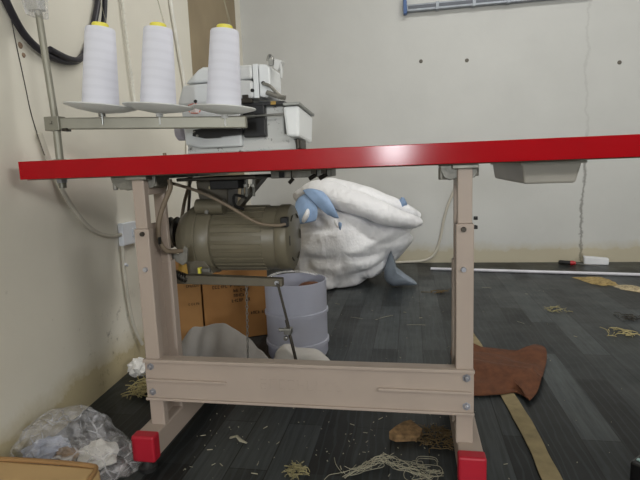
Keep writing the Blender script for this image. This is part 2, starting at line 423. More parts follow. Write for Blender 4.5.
# ------------------------------------------------------------------ sewing table
T = thing('sewing_table', 'industrial sewing table with red edged top on a cream steel stand', 'table', (.68, .3, 0))
TL, TR, TD, H, TH = 0.0, 1.46, 0.60, 0.77, 0.0437
b = newbm(); box(b, TL+.003, TR-.003, .004, TD-.003, H-TH, H-.002); tt = obj('tabletop', b, m_tabletop, T)
b = newbm(); box(b, TL+.01, TR-.01, .012, TD-.01, H-TH-.0022, H-TH-.0002); obj('underside_board', b, m_under, T)
b = newbm()
box(b, TL, TR, 0, .0035, H-TH, H); box(b, TL, TR, TD-.003, TD, H-TH, H); box(b, TL, TL+.003, .004, TD-.003, H-TH, H); box(b, TR-.003, TR, .004, TD-.003, H-TH, H)
obj('red_edge_band', b, m_red, T, bevel=.0012)
L0, R1, LW, LY = .2782, 1.0749, .038, .022
def post(x0, x1, inner):
    """lower channel with the narrower sliding post inside it"""
    s = 1 if inner == x1 else -1
    b = newbm()
    box(b, x0, x1, LY, .045, .088, .597)                                   # front flange
    wx = (x0, x0+.012) if s > 0 else (x1-.012, x1)
    box(b, wx[0], wx[1], .045, .122, .088, .560)                           # web
    box(b, x0, x1, .122, .150, .088, .500)                                 # back flange
    lo = obj('leg', b, m_cream, T, bevel=.0025)
    e = .0035
    b = newbm()
    box(b, x0+e, x1-e, LY+.003, .046, .597, H-TH-.003)
    box(b, x0+e, x1-e, .124, .138, .480, H-TH-.003)
    box(b, x0+e, x1-e, .046, .124, .678, H-TH-.003)
    box(b, (x0+e) if s > 0 else (x1-.014), (x0+.014) if s > 0 else (x1-e), .044, .126, .53, .603)
    obj('height_post', b, m_cream, lo, bevel=.002)
    for zz in (.585, .497):
        b = newbm(); lathe(b, [(0, -.006), (.005, -.006), (.006, -.003), (.006, 0)], ((x0+x1)/2 + .003*s, LY, zz), 'y', 12)
        obj('leg_bolt', b, m_darksteel if zz > .55 else m_bolt, lo)
    return lo
LL = post(L0, L0+LW, L0+LW); RL = post(R1-LW, R1, R1-LW)
b = newbm(); box(b, R1, R1+.006, .028, .040, .585, .592); lathe(b, [(.004, 0), (.004, .008)], (R1, .032, .608), 'x', 10); lathe(b, [(.004, 0), (.004, .008)], (R1, .032, .588), 'x', 10); obj('side_bolt', b, m_rubber, RL)
b = newbm(); box(b, L0+LW-.0005, L0+LW+.0008, .066, .080, .552, .570); obj('black_sticker', b, m_rubber, LL)
def foot(cx):
    w = .0273
    b = newbm(); box(b, cx-w, cx+w, -.034, .462, .031, .0925); fo = obj('foot_bar', b, m_cream, T, bevel=.004)
    for y0, y1, q in ((-.047, -.014, -1), (.440, .474, 1)):
        b = newbm(); box(b, cx-w-.0025, cx+w+.0025, y0, y1, .028, .0955)
        obj('end_cap', b, m_redcap, fo, bevel=.005)
        yy = y0+.018
        b = newbm(); lathe(b, [(.022, 0), (.022, .010), (.015, .014), (.009, .030)], (cx, yy, 0), 'z', 20); obj('rubber_pad', b, m_rubber, fo, smooth=True)
foot(L0+.0113); foot(R1-.0083)
def bracket(x0, x1, dl, dr):
    b = newbm(); zt = H-TH-.0022
    box(b, x0-.008, x1+.008, .016, .58, zt-.009, zt)
    prism(b, [(x0-dl, zt), (x1+dr, zt), (x1+dr-.003, zt-.020), (x1+dr-.008, zt-.029), (x1-.002, zt-.030), (x0+.002, zt-.030), (x0-dl*.35, zt-.034), (x0-dl*.72, zt-.028), (x0-dl*.95, zt-.014)], .0475, .122)
    for q in (.9, .62, .3): lathe(b, [(.0065, 0), (.0065, .026)], (x0-dl*q, .056, zt-.032), 'z', 10)
    lathe(b, [(.006, 0), (.006, .022)], (x1+dr*.6, .056, zt-.026), 'z', 10)
    obj('top_bracket', b, m_bracket, T, bevel=.002)
bracket(L0, L0+LW, .066, .016); bracket(R1-LW, R1, .032, .012)
# cross beam: shallow channel with rolled lips and a pressed rib at each end
BZ0, BZ1 = .1636, .2694
b = newbm()
box(b, L0-.001, R1+.001, .0165, .0205, BZ0, BZ1)
box(b, L0-.001, R1+.001, .0205, .046, BZ1-.004, BZ1); box(b, L0+LW+.002, R1-LW-.002, .0205, .046, BZ0, BZ0+.004)
box(b, L0-.002, R1+.002, .0095, .0165, BZ1-.0075, BZ1+.001); box(b, L0-.002, R1+.002, .0095, .0165, BZ0-.001, BZ0+.0055)
BM = obj('cross_beam', b, m_cream, T, bevel=.0015)
for xa, xb in ((L0+.003, .494), (.862, R1-.001)):
    b = newbm(); prism(b, [(xa, .2130), (xb-.006, .2130), (xb, .2160), (xb-.006, .2190), (xa, .2200)], .0085, .0170); obj('pressed_rib', b, m_cream, BM, bevel=.0015)
for xx in (.2935, 1.0600):
    for zz in (.250, .183):
        b = newbm(); lathe(b, [(0, -.0075), (.0035, -.0075), (.0055, -.006), (.0075, -.002), (.0095, -.002), (.0095, 0)], (xx, .0165, zz), 'y', 6); obj('beam_bolt', b, m_bolt, BM)
# faint worn lettering pressed into the middle of the beam (not readable any more)
r2 = random.Random(3)
for i in range(9):
    x = .578 + i*.023; b = newbm()
    box(b, x, x+.002, .0160, .0168, .204, .228)
    for k in range(3):
        if r2.random() < .6: box(b, x+.001, x+.014, .0160, .0168, .203+k*.0115, .2052+k*.0115)
    obj('embossed_letter', b, m_cream, BM)

# drawer under the right of the top
D = thing('parts_bin', 'grey plastic drawer bin hung under the right half of the red table', 'drawer', (1.255, .30, .70))
b = newbm(); zt = H-TH-.003
hexa(b, ((1.200,.098,.675),(1.308,.098,.675),(1.308,.50,.676),(1.200,.50,.676),(1.194,.092,zt-.002),(1.318,.092,zt-.002),(1.318,.51,zt-.002),(1.194,.51,zt-.002)))
obj('tray', b, m_drawer, D, bevel=.005)
b = newbm(); box(b, 1.190, 1.326, .086, .52, zt-.006, zt); obj('mounting_rail', b, m_drawer, D, bevel=.001)

# ------------------------------------------------------------------ clutch motor under the table
MO = thing('clutch_motor', 'olive grey clutch motor hung under the table', 'motor', (.45, .3, .54))
ax, az = .30, .543
b = newbm()
lathe(b, [(.0, .372), (.088, .372), (.0915, .378), (.0915, .582), (.0895, .586)], (0, ax, az), 'x', 48)
b2 = b
for k in range(26):                                               # cooling fins along the barrel
    t = 2*PI*k/26
    mt = Matrix.Translation((0, ax, az)) @ Matrix.Rotation(t, 4, 'X')
    box(b, .400, .545, -.0060, .0060, .089, .0945, mt)
HB = obj('motor_housing', b, m_motor, MO, smooth=True)
b = newbm(); lathe(b, [(.0, .581), (.0925, .581), (.0950, .585), (.0950, .606), (.0925, .614), (.082, .619), (.0, .620)], (0, ax, az), 'x', 48)
EC = obj('end_cover', b, m_motor, MO, smooth=True)
for rr, n in ((.068, 6),):
    for k in range(n):
        t = 2*PI*k/n
        b = newbm(); p = [Vector((  .6202, ax+math.cos(t+q)*rr, az+math.sin(t+q)*rr)) for q in (-.20, -.07, .07, .20)]
        tube(b, p, .0020, 6); obj('vent_slot', b, m_vent, EC)
b = newbm(); lathe(b, [(0, .268), (.034, .270), (.050, .276), (.076, .292), (.090, .312), (.0985, .326), (.1005, .332), (.1005, .350), (.098, .352), (.098, .354), (.1005, .356), (.1005, .388), (.096, .394), (0, .394)], (0, ax, az), 'x', 48)
obj('flange_bell', b, m_motor, MO, smooth=True)
b = newbm(); lathe(b, [(0, .222), (.012, .222), (.014, .232), (.032, .233), (.045, .236), (.047, .240), (.034, .249), (.034, .252), (.047, .261), (.045, .266), (.026, .268), (.026, .275), (0, .275)], (0, ax, az+.018), 'x', 32)
PU = obj('pulley', b, m_darksteel, MO, smooth=True)
b = newbm(); lathe(b, [(0, .214), (.008, .214), (.009, .218), (.009, .224)], (0, ax, az+.018), 'x', 6)
for k in range(5):
    t = 2*PI*k/5; lathe(b, [(.006, .229), (.006, .235)], (0, ax+math.cos(t)*.026, az+.018+math.sin(t)*.026), 'x', 8)
obj('pulley_nut', b, m_steel, PU)
b = newbm()
prism(b, [(.350, .716), (.470, .716), (.470, .700), (.445, .690), (.440, .640), (.430, .620), (.365, .620), (.360, .640), (.352, .690)], .250, .345)
obj('hanging_bracket', b, m_motor2, MO, bevel=.006)
b = newbm(); tube(b, [(.357, .236, .642), (.436, .236, .640)], .021, 20); box(b, .357, .436, .236, .27, .622, .655)
obj('hinge_lug', b, m_motor, MO, smooth=True)
b = newbm(); lathe(b, [(0, -.006), (.006, -.006), (.006, 0)], (.394, .216, .628), 'y', 6); obj('lug_bolt', b, m_steel, MO)
b = newbm(); box(b, .342, .560, .15, .45, .7145, .7235); obj('base_plate', b, m_darksteel, MO, bevel=.002)
b = newbm(); box(b, .425, .505, .17, .22, .690, .7140); obj('rubber_block', b, m_rubber, MO, bevel=.003)
b = newbm(); box(b, .398, .452, .228, .232, .690, .697); obj('paper_tag', b, M('cream_tag', (200, 188, 150), .7), MO)
for xx, yy in ((.500, .22), (.518, .20), (.487, .26), (.535, .21)):
    b = newbm(); tube(b, [(xx, yy, .715), (xx-.003, yy, .668)], .0042, 8); lathe(b, [(.008, 0), (.008, .008)], (xx-.002, yy, .693), 'z', 6)
    obj('mounting_bolt', b, m_steel, MO)
b = newbm(); hexa(b, ((.462,.25,.640),(.470,.25,.632),(.470,.30,.632),(.462,.30,.640),(.530,.25,.715),(.548,.25,.715),(.548,.30,.715),(.530,.30,.715))); obj('slant_brace', b, m_motor2, MO)
b = newbm(); tube(b, [(.512, .21, .664), (.482, .20, .672), (.478, .21, .645), (.492, .235, .632)], .004, 8, 5); obj('earth_wire', b, m_rubber, MO, smooth=True)
# clutch lever that the treadle rod pulls
b = newbm()
hexa(b, ((.300,.190,.430),(.606,.182,.425),(.606,.205,.425),(.300,.225,.430),(.300,.190,.455),(.606,.182,.447),(.606,.205,.447),(.300,.225,.455)))
prism(b, [(.300, .430), (.345, .430), (.400, .455), (.37, .500), (.330, .520), (.315, .470)], .215, .275)
obj('clutch_lever', b, m_motor2, MO, bevel=.002)
b = newbm(); lathe(b, [(0, -.006), (.006, -.006), (.006, 0)], (.592, .182, .437), 'y', 8); obj('lever_pin', b, m_bolt, MO)
b = newbm(); prism(b, [(.302, .514), (.302, .527), (.330, .519), (.349, .543), (.357, .535), (.352, .500), (.340, .490), (.322, .500)], .154, .162); obj('pulley_guard', b, m_bracket, MO, bevel=.001)
b = newbm(); tube(b, [(.357, .082, .722), (.358, .082, .702), (.339, .082, .665), (.322, .083, .627), (.3135, .085, .589), (.316, .088, .560), (.325, .105, .538), (.340, .155, .530)], .0062, 10, 5); obj('supply_cable', b, m_belt, MO, smooth=True)
b = newbm(); hel = []
for k in range(90):
    t = k/89; p = Vector((.276, .18, .474)).lerp(Vector((.333, .18, .448)), t)
    hel.append(p + Vector((0, math.cos(t*2*PI*9), math.sin(t*2*PI*9)))*.0085 + Vector((.004, 0, .008))*math.sin(t*2*PI*9)*.3)
tube(b, hel, .0022, 6); obj('return_spring', b, m_darksteel, MO, smooth=True)
b = newbm(); hexa(b, ((.306,.192,.468),(.334,.192,.458),(.334,.195,.458),(.306,.195,.468),(.310,.192,.488),(.332,.192,.486),(.332,.195,.486),(.310,.195,.488))); obj('yellow_tag', b, M('brass_yellow_tag', (176, 138, 62), .6), MO)
b = newbm(); box(b, .375, .400, .190, .202, .462, .474); obj('adjusting_clip', b, m_steel, MO, bevel=.002)
b = newbm(); box(b, .366, .373, .189, .203, .460, .476); obj('warning_tab', b, m_yellow, MO)
b = newbm(); tube(b, [(.262, .17, .7235), (.278, .17, .722), (.382, .175, .690), (.450, .185, .655), (.494, .188, .628), (.530, .187, .606), (.560, .188, .594), (.600, .192, .590), (.618, .202, .592)], .0042, 8, 5)
CAB = obj('motor_cable', b, m_belt, MO, smooth=True)
b = newbm(); box(b, .604, .624, .200, .222, .583, .610); obj('cable_gland', b, m_rubber, MO, bevel=.003)

# belt from the pulley up through the top
b = newbm(); pz = az+.018; pr = .037
loop = [Vector((.2505, ax-.060, .79))]
pts = [(.258, .262, .795), (.262, .262, .728), (.240, .258, .66), (.231, .258, .60), (.2505-.003, ax-pr*.98, pz+.004), (.2505, ax-pr*.7, pz-pr*.72), (.2505, ax, pz-pr), (.2505, ax+pr*.7, pz-pr*.7), (.2505, ax+pr, pz), (.262, ax+.06, .65), (.285, ax+.075, .728), (.290, ax+.075, .795)]
tube(b, pts, .0052, 8, 6); tag(obj('drive_belt', b, m_belt, smooth=True), 'tan rubber drive belt running from the motor pulley up to the table', 'belt')
b = newbm(); tube(b, [(.337, .24, .7235), (.330, .255, .69), (.316, .27, .64), (.304, .28, .60)], .0042, 8, 4)
obj('guard_rod', b, m_darksteel, MO, smooth=True)
# treadle rod and chain
R_ = thing('treadle_rod', 'thin steel pull rod with screw clamp hanging from the motor lever', 'rod', (.62, .19, .30))
b = newbm(); tube(b, [(.593, .178, .437), (.598, .176, .425), (.622, .17, .318)], .0034, 8); tube(b, [(.616, .17, .338), (.648, .165, .178)], .0044, 8); obj('rod', b, m_darksteel, R_, smooth=True)
b = newbm(); box(b, .610, .630, .158, .182, .300, .316); lathe(b, [(.005, -.012), (.005, .012)], (.606, .17, .310), 'x', 8); lathe(b, [(.006, -.012), (.006, .002)], (.617, .158, .293), 'y', 8); obj('screw_clamp', b, m_steel, R_, bevel=.002)
b = newbm()
for k in range(34):
    z = .428 - k*.0096
    p = [Vector((.497-.0004*k + (.003*math.cos(q) if k % 2 else 0), .21 + (0 if k % 2 else .003*math.cos(q)), z+.0062*math.sin(q))) for q in [2*PI*i/8 for i in range(9)]]
    tube(b, p, .0011, 5)
tag(obj('pull_chain', b, m_steel), 'thin steel chain hanging in front of the cardboard box', 'chain')
# oil tray / knee lever gear under the top
KT = thing('underside_tray', 'narrow grey metal tray bolted under the table right of the motor', 'tray', (.64, .3, .72))
b = newbm(); zt = H-TH-.0025
box(b, .565, .735, .27, .36, zt-.021, zt); obj('tray', b, m_bracket, KT, bevel=.002)
for xx in (.686, .714):
    b = newbm(); tube(b, [(xx-.010, .26, zt-.025), (xx+.010, .26, zt-.014)], .006, 8); box(b, xx-.004, xx+.010, .255, .27, zt-.012, zt); obj('hinge_knob', b, m_darksteel, KT)
b = newbm(); tube(b, [(.632, .24, zt), (.631, .24, zt-.03)], .002, 6); tube(b, [(.624, .24, zt-.034), (.636, .24, zt-.022)], .005, 8); obj('hook', b, m_darksteel, KT)
b = newbm(); box(b, .590, .604, .266, .270, zt-.019, zt-.003); obj('dark_clip', b, m_rubber, KT)

for o in (MO, KT, R_): o.location += Vector((-.006, 0, -.009 if o is not KT else 0))
for n in ('drive_belt', 'pull_chain'): bpy.data.objects[n].location += Vector((-.006, 0, -.009))
D.location.x -= .010

# ------------------------------------------------------------------ overlock machine on the table
OM = thing('overlock_machine', 'white overlock sewing machine head standing on the red edged table', 'sewing machine', (.45, .42, H))
b = newbm(); box(b, .272, .636, .325, .47, H, H+.012); obj('base_plate', b, m_darksteel, OM, bevel=.003)
b = newbm(); prism(b, [(.284, H+.013), (.626, H+.013), (.606, .832), (.585, .832), (.585, .918), (.290, .930)], .345, .46); obj('lower_body', b, m_scuff, OM, bevel=.004)
b = newbm(); prism(b, [(.281, .928), (.287, .812), (.335, .800), (.462, .800), (.462, .930), (.42, .942)], .328, .50); obj('front_panel', b, m_mwhite, OM, bevel=.006)
b = newbm(); prism(b, [(.270, .938), (.292, .998), (.470, 1.002), (.505, .998), (.505, .944), (.29, .934)], .326, .45); UB = obj('upper_body', b, m_mwhite, OM, bevel=.008)
b = newbm(); prism(b, [(.296, 1.002), (.340, 1.043), (.354, 1.050), (.505, 1.046), (.505, 1.003)], .330, .45); obj('top_cover', b, m_mwhite, OM, bevel=.009)
b = newbm(); prism(b, [(.506, .945), (.506, 1.046), (.521, 1.046), (.521, .945)], .329, .45); obj('seam_panel', b, m_mwhite, OM, bevel=.001)
b = newbm(); prism(b, [(.5225,   .948), (.5225, 1.045), (.546, 1.043), (.556, 1.034), (.556, .985), (.552, .950), (.545, .944)], .328, .452); HD = obj('head_cover', b, m_mwhite, OM, bevel=.010)
for xx, zz in ((.535, .988), (.502, .968), (.329, .946)):
    b = newbm(); lathe(b, [(0, -.003), (.004, -.003), (.0055, 0), (.0055, .003)], (xx, .326, zz), 'y', 12); obj('cover_screw', b, m_rubber, OM)
b = newbm(); st = [(.303, .934), (.325, .940), (.347, .932), (.338, .909), (.309, .911)]
prism(b, st, .3265, .3279); SK = obj('warning_sticker', b, m_sticker, OM)
b = newbm()
for i in range(5):
    p, q = Vector((st[i][0], .326, st[i][1])), Vector((st[(i+1) % 5][0], .326, st[(i+1) % 5][1])); tube(b, [p.lerp(q, .12), p.lerp(q, .88)], .0013, 6)
obj('orange_border', b, m_orange, SK)
b = newbm(); prism(b, [(.318, .838), (.321, .857), (.350, .860), (.384, .858), (.388, .866), (.396, .866), (.400, .858), (.410, .858), (.470, .853), (.470, .836), (.408, .832), (.396, .829), (.354, .829)], .312, .327)
lathe(b, [(.004, -.004), (.004, .002)], (.328, .312, .846), 'y', 10); LV = obj('looper_lever', b, m_black, OM, bevel=.002)
b = newbm(); lathe(b, [(.004, 0), (.004, .003)], (.326, .3085, .850), 'y', 8); lathe(b, [(.004, 0), (.004, .003)], (.334, .3085, .838), 'y', 8); obj('lever_screw', b, m_steel, LV)
b = newbm(); box(b, .385, .420, .318, .328, .862, .872); obj('lever_knob', b, m_mwhite, LV, bevel=.002)
b = newbm(); box(b, .471, .536, .322, .346, .826, .922); obj('open_looper_bay', b, m_black, OM, bevel=.003)
b = newbm(); tube(b, [(.462, .31, .887), (.600, .31, .890)], .0035, 10); tube(b, [(.462, .31, .887), (.510, .31, .888)], .005, 10); obj('steel_rod', b, m_steel, OM, smooth=True)
b = newbm(); box(b, .472, .594, .324, .45, .919, .931); obj('needle_plate', b, m_black, OM, bevel=.002)
b = newbm(); box(b, .555, .570, .3225, .3245, .921, .931); obj('brass_stud', b, m_brass, OM)
b = newbm(); box(b, .455, .500, .320, .345, .930, .945); box(b, .472, .490, .322, .350, .940, .956); obj('stitch_regulator', b, m_darksteel, OM, bevel=.002)
b = newbm(); hexa(b, ((.528,.332,.975),(.534,.332,.945),(.534,.36,.945),(.528,.36,.975),(.545,.332,.985),(.552,.332,.950),(.552,.36,.950),(.545,.36,.985))); obj('presser_hinge', b, m_rubber, OM, bevel=.002)
b = newbm(); tube(b, [(.536, .320, .985), (.556, .318, .976), (.575, .318, .955), (.592, .318, .940)], .005, 8, 4); tube(b, [(.546, .318, .958), (.580, .318, .943), (.600, .318, .938)], .007, 8, 3); obj('presser_arm', b, m_bracket, OM, smooth=True)
b = newbm(); tube(b, [(.548, .335, 1.053), (.555, .335, 1.070), (.563, .335, 1.060), (.557, .335, 1.045)], .004, 8, 3); box(b, .552, .566, .33, .345, 1.040, 1.056); obj('thread_guide', b, m_steel, OM, smooth=True)
b = newbm(); hexa(b, ((.566,.33,1.030),(.578,.33,1.022),(.578,.36,1.022),(.566,.36,1.030),(.570,.33,1.058),(.592,.33,1.050),(.592,.36,1.050),(.570,.36,1.058))); tube(b, [(.584, .335, 1.05), (.588, .335, 1.022), (.586, .335, 1.000)], .004, 8); obj('thread_finger', b, m_plate, OM, bevel=.003)
# side cover of the cloth plate, on the right
b = newbm(); hexa(b, ((.602,.298,.823),(.639,.298,.819),(.639,.48,.806),(.602,.48,.806),(.595,.298,.911),(.642,.298,.911),(.644,.485,.895),(.595,.485,.895))); obj('side_cover', b, m_mwhite, OM, bevel=.008)
b = newbm(); hexa(b, ((.597,.294,.9125),(.644,.294,.9125),(.648,.49,.8965),(.597,.49,.8965),(.597,.294,.921),(.645,.294,.921),(.649,.49,.905),(.597,.49,.905))); obj('cloth_plate', b, m_greyedge, OM, bevel=.002)
b = newbm(); box(b, .622, .636, .33, .40, .785, .812); lathe(b, [(.006, 0), (.006, .03)], (.628, .325, .784), 'z', 10); obj('hinge_bracket', b, m_darksteel, OM, bevel=.002)
b = newbm(); lathe(b, [(0, .226), (.020, .226), (.026, .228), (.030, .232), (.030, .250), (.026, .254), (.02, .256), (.02, .285), (0, .285)], (0, .41, .862), 'x', 32); obj('handwheel', b, M('pale_lilac_enamel', (190, 186, 200), .4), OM, smooth=True)

OM.scale.z = .92

# ------------------------------------------------------------------ thread stand and cones
TS = thing('thread_stand', 'grey metal thread stand clamped to the left end of the table', 'thread stand', (.022, .12, H))
PX, PY = .022, .118
def lean(z): return PX + (.0 if z < .9 else 0.0)
b = newbm(); tube(b, [(PX, PY, .711), (PX, PY, .86)], .0098, 16); tube(b, [(PX+.001, PY, .860), (PX-.024, PY, 1.32)], .0088, 4 if False else 16); PO = obj('pole', b, m_standgrey, TS, smooth=True)
b = newbm(); lathe(b, [(.0135, 0), (.0135, .010)], (PX, PY, .7250), 'z', 6); lathe(b, [(.020, 0), (.020, .002)], (PX, PY, .7345), 'z', 16); obj('lock_nut', b, m_bolt, PO)
b = newbm(); lathe(b, [(.021, 0), (.021, .003), (.014, .006), (.012, .006)], (PX, PY, H+.011), 'z', 16); obj('flange_collar', b, m_standgrey, PO)
b = newbm(); box(b, -.002, .040, .104, .134, .861, .897); lathe(b, [(.004, -.006), (.005, 0)], (.019, .104, .882), 'y', 10); obj('clamp_block', b, m_standgrey, TS, bevel=.003)
b = newbm(); hexa(b, ((.036,.112,.8635),(.512,.208,.8500),(.512,.224,.8500),(.036,.128,.8635),(.036,.112,.8935),(.512,.208,.8810),(.512,.224,.8810),(.036,.128,.8935))); CB = obj('cross_bar', b, m_standgrey, TS, bevel=.003)
b = newbm(); box(b, .044, .056, .110, .130, .858, .866); obj('bar_tab', b, m_darksteel, CB)
b = newbm(); hexa(b, ((-.018,.098,1.150),(.022,.098,1.142),(.022,.138,1.142),(-.018,.138,1.150),(-.034,.092,1.25),(.026,.092,1.25),(.026,.142,1.25),(-.034,.142,1.25))); obj('plastic_wrap', b, m_film2, TS, bevel=.006)
b = newbm(); box(b, -.020, .020, .104, .132, 1.162, 1.24); obj('upper_clamp', b, m_wraptop, TS, bevel=.003)
cones = []
def cone_proto():
    t = thing('thread_cone', '', 'thread cone', (0, 0, 0), 'white thread cones on the stand')
    b = newbm(); lathe(b, [(.030, 0), (.0445, .001), (.0455, .006), (.0362, .189), (.034, .193), (.024, .1945)], (0, 0, 0), 'z', 40); obj('thread', b, m_thread, t, smooth=True)
    b = newbm(); lathe(b, [(.0205, .192), (.0205, .203), (.018, .2055), (.009, .2055), (.009, .203)], (0, 0, 0), 'z', 28); obj('core', b, m_yellow, t, smooth=True)
    return t
proto = cone_proto()
spots = [((.147, .134, .918), (.97, .100), 'white thread cone on the stand dish nearest the pole at the left end'),
         ((.292, .165, .913), (.97, .085), 'middle white thread cone, between the pole-side cone and the machine-side cone'),
         ((.459, .198, .903), (.90, .078), 'white thread cone directly in front of the white sewing machine')]
for i, (p, tilt, lab) in enumerate(spots):
    dish = newbm()
    axs = Matrix.Translation(Vector(p)) @ Matrix.Rotation(tilt[1], 4, 'Y')
    lathe(dish, [(0, -.018), (.020, -.017), (.060, -.011), (.088, -.003), (.0925, -.0005), (.0915, .002), (.086, .001), (.058, -.0050), (.052, -.0015), (0, -.0015)], (0, 0, 0), 'z', 44)
    for v in dish.verts: v.co = axs @ (v.co*tilt[0])
    do = obj('spool_dish', dish, m_plate, TS, smooth=True)
    b = newbm(); lathe(b, [(.009, -.026), (.009, -.0165), (.006, -.0165)], p, 'z', 14); lathe(b, [(.0028, -.046), (.0028, .12)], p, 'z', 8); obj('spool_pin', b, m_steel if i == 0 else m_plate, do)
    o = proto if i == 0 else copy_tree(proto)
    o.location = p; o.rotation_euler = (0, tilt[1], 0); o['label'] = lab
    # thread drawn off the top
    b = newbm(); q = Vector(p)
    tube(b, [Vector((q.x*0+.195*math.sin(tilt[1])+q.x, q.y, q.z+.2)), q+Vector((-.012, .0, .30)), q+Vector((-.022, 0, .42))], .0005, 4)
    obj('drawn_thread', b, m_threadwaste, o)

TS.location.z -= .011; TS.location.x += .004
for o in [x for x in C.objects if x.name.startswith('thread_cone')]: o.location.z -= .011; o.location.x += .003

# ------------------------------------------------------------------ on the left wall
def wl(y, z, off=0.0): return Vector((lw(y)+off, y, z))
WS = thing('wall_socket', 'white double wall socket on the cream wall behind the left leg', 'socket', (lw(.645), .645, .53))
b = newbm(); hexa(b, (wl(0.5530, 0.4725,.001), wl(0.5530, 0.4725,.022), wl(0.6785, 0.4692,.022), wl(0.6785, 0.4692,.001), wl(0.5556, 0.5556,.001), wl(0.5556, 0.5556,.022), wl(0.6811, 0.5519,.022), wl(0.6811, 0.5519,.001))); obj('socket_plate', b, m_socket, WS, bevel=.004)
b = newbm(); hexa(b, (wl(0.6238, 0.4986,.022), wl(0.6238, 0.4986,.026), wl(0.6377, 0.4982,.026), wl(0.6377, 0.4982,.022), wl(0.6247, 0.5275,.022), wl(0.6247, 0.5275,.028), wl(0.6386, 0.5271,.026), wl(0.6386, 0.5271,.022))); obj('switch', b, m_socket, WS)
b = newbm(); tube(b, [wl(0.1633, 0.8520, .010), wl(0.1904, 0.7817, .010), wl(0.2216, 0.7213, .010), wl(0.2567, 0.6658, .010), wl(0.3032, 0.6113, .010), wl(0.3574, 0.5675, .010), wl(0.4230, 0.5362, .010), wl(0.4981, 0.5176, .010), wl(0.5590, 0.5149, .012)], .0068, 10, 5)
tag(obj('power_cable', b, m_cable, smooth=True), 'cream power cable sagging along the wall into the side of the white socket', 'cable')
b = newbm(); tube(b, [wl(0.5616, 0.5071, .010), wl(0.5622, 0.4664, .010), wl(0.5604, 0.4085, .010), wl(0.5608, 0.3602, .010), wl(0.5662, 0.2925, .010), wl(0.5778, 0.2152, .010), wl(0.6033, 0.1379, .010), wl(0.6430, 0.0703, .012)], .0065, 10, 5)
DC = tag(obj('drop_cable', b, m_cable, smooth=True), 'cream cable dropping from the white socket down to the floor', 'cable')
b = newbm(); tube(b, [wl(0.5538, 0.4067, .020), wl(0.5676, 0.3987, .020)], .005, 8); obj('cable_tie', b, m_socket, DC)
b = newbm(); tube(b, [wl(0.0379, 1.2664, .014), wl(0.0704, 1.1945, .014), wl(0.1033, 1.1428, .014), wl(0.1414, 1.1038, .014), wl(0.1991, 1.0778, .014), wl(0.2638, 1.0684, .014), wl(0.3342, 1.0724, .014), wl(0.4019, 1.0961, .014), wl(0.4629, 1.1612, .014), wl(0.5206, 1.2553, .014), wl(0.5534, 1.3410, .014), wl(0.5707, 1.5056, .014)], .0098, 12, 5)
HO = tag(obj('black_hose', b, m_blackcable, smooth=True), 'thick black cable looping down the cream wall behind the stand pole', 'hose')
b = newbm(); tube(b, [wl(0.2278, 1.0854, .026), wl(0.3145, 1.0778, .026), wl(0.3820, 1.0898, .026), wl(0.4598, 1.1442, .026), wl(0.5383, 1.2232, .026), wl(0.5744, 1.3280, .026), wl(0.6026, 1.4819, .026)], .0085, 12, 5); obj('second_strand', b, m_blackcable, HO, smooth=True)
def rope(pts, lab, s):
    b = newbm(); P = spline([Vector(p) for p in pts], 40); Q = []
    tube(b, P, s*.7, 6)
    for k, ph in ((0, 0), (1, PI)):
        tube(b, [p + Vector((.2, 1, 0)).normalized()*math.cos(i*1.1+ph)*s*.55 + Vector((1, 0, 0))*math.sin(i*1.1+ph)*s*.4 for i, p in enumerate(P)], s*.6, 5)
    return tag(obj('hanging_cord', b, M('white_twisted_cord', (224, 222, 212), .7), smooth=True), lab, 'cord')
rope([wl(0.7290, 1.4934, .012), wl(0.7298, 1.3714, .012), wl(0.7439, 1.1733, .012), wl(0.7616, 1.0008, .012)], 'white twisted cord on the wall between the first two thread cones', .0065)
b = newbm(); tube(b, [wl(1.2192, 1.6923, .012), wl(1.2269, 1.5241, .012), wl(1.2857, 1.3094, .012), wl(1.3286, 1.1564, .012), wl(1.3254, 0.9319, .012), wl(1.3043, 0.8207, .012), wl(1.2944, 0.6529, .012), wl(1.2777, 0.2803, .012)], .0085, 10, 5)
tag(obj('wall_conduit', b, M('white_conduit', (226, 224, 216), .5), smooth=True), 'thin white conduit running down the cream wall beside the brown door', 'conduit')
m_plug = M('brown_wall_plug', (140, 118, 98), .8)
for y, z, r_, lab in ((.141, 1.083, .009, 'upper of two brown plugged holes in the cream wall left of the pole'), (.150, 1.060, .007, 'lower of two brown plugged holes in the cream wall left of the pole')):
    y, z = y-.004, z-.006
    b = newbm(); lathe(b, [(0, .004), (r_*.7, .003), (r_, 0)], (lw(y), y, z), (Vector((0,1,0)), Vector((0,0,1)), Vector((1,0,0))), 12)
    tag(obj('wall_plug', b, m_plug), lab, 'wall plug')
b = newbm(); tube(b, [wl(0.1114, 1.1523, .001), wl(0.1193, 1.0862, .001), wl(0.1358, 0.9821, .001), wl(0.1508, 0.8912, .001), wl(0.1858, 0.7917, .001)], .0013, 6, 4)
tag(obj('loose_wire', b, m_darksteel), 'fine dark wire running down the cream wall left of the pole', 'wire')

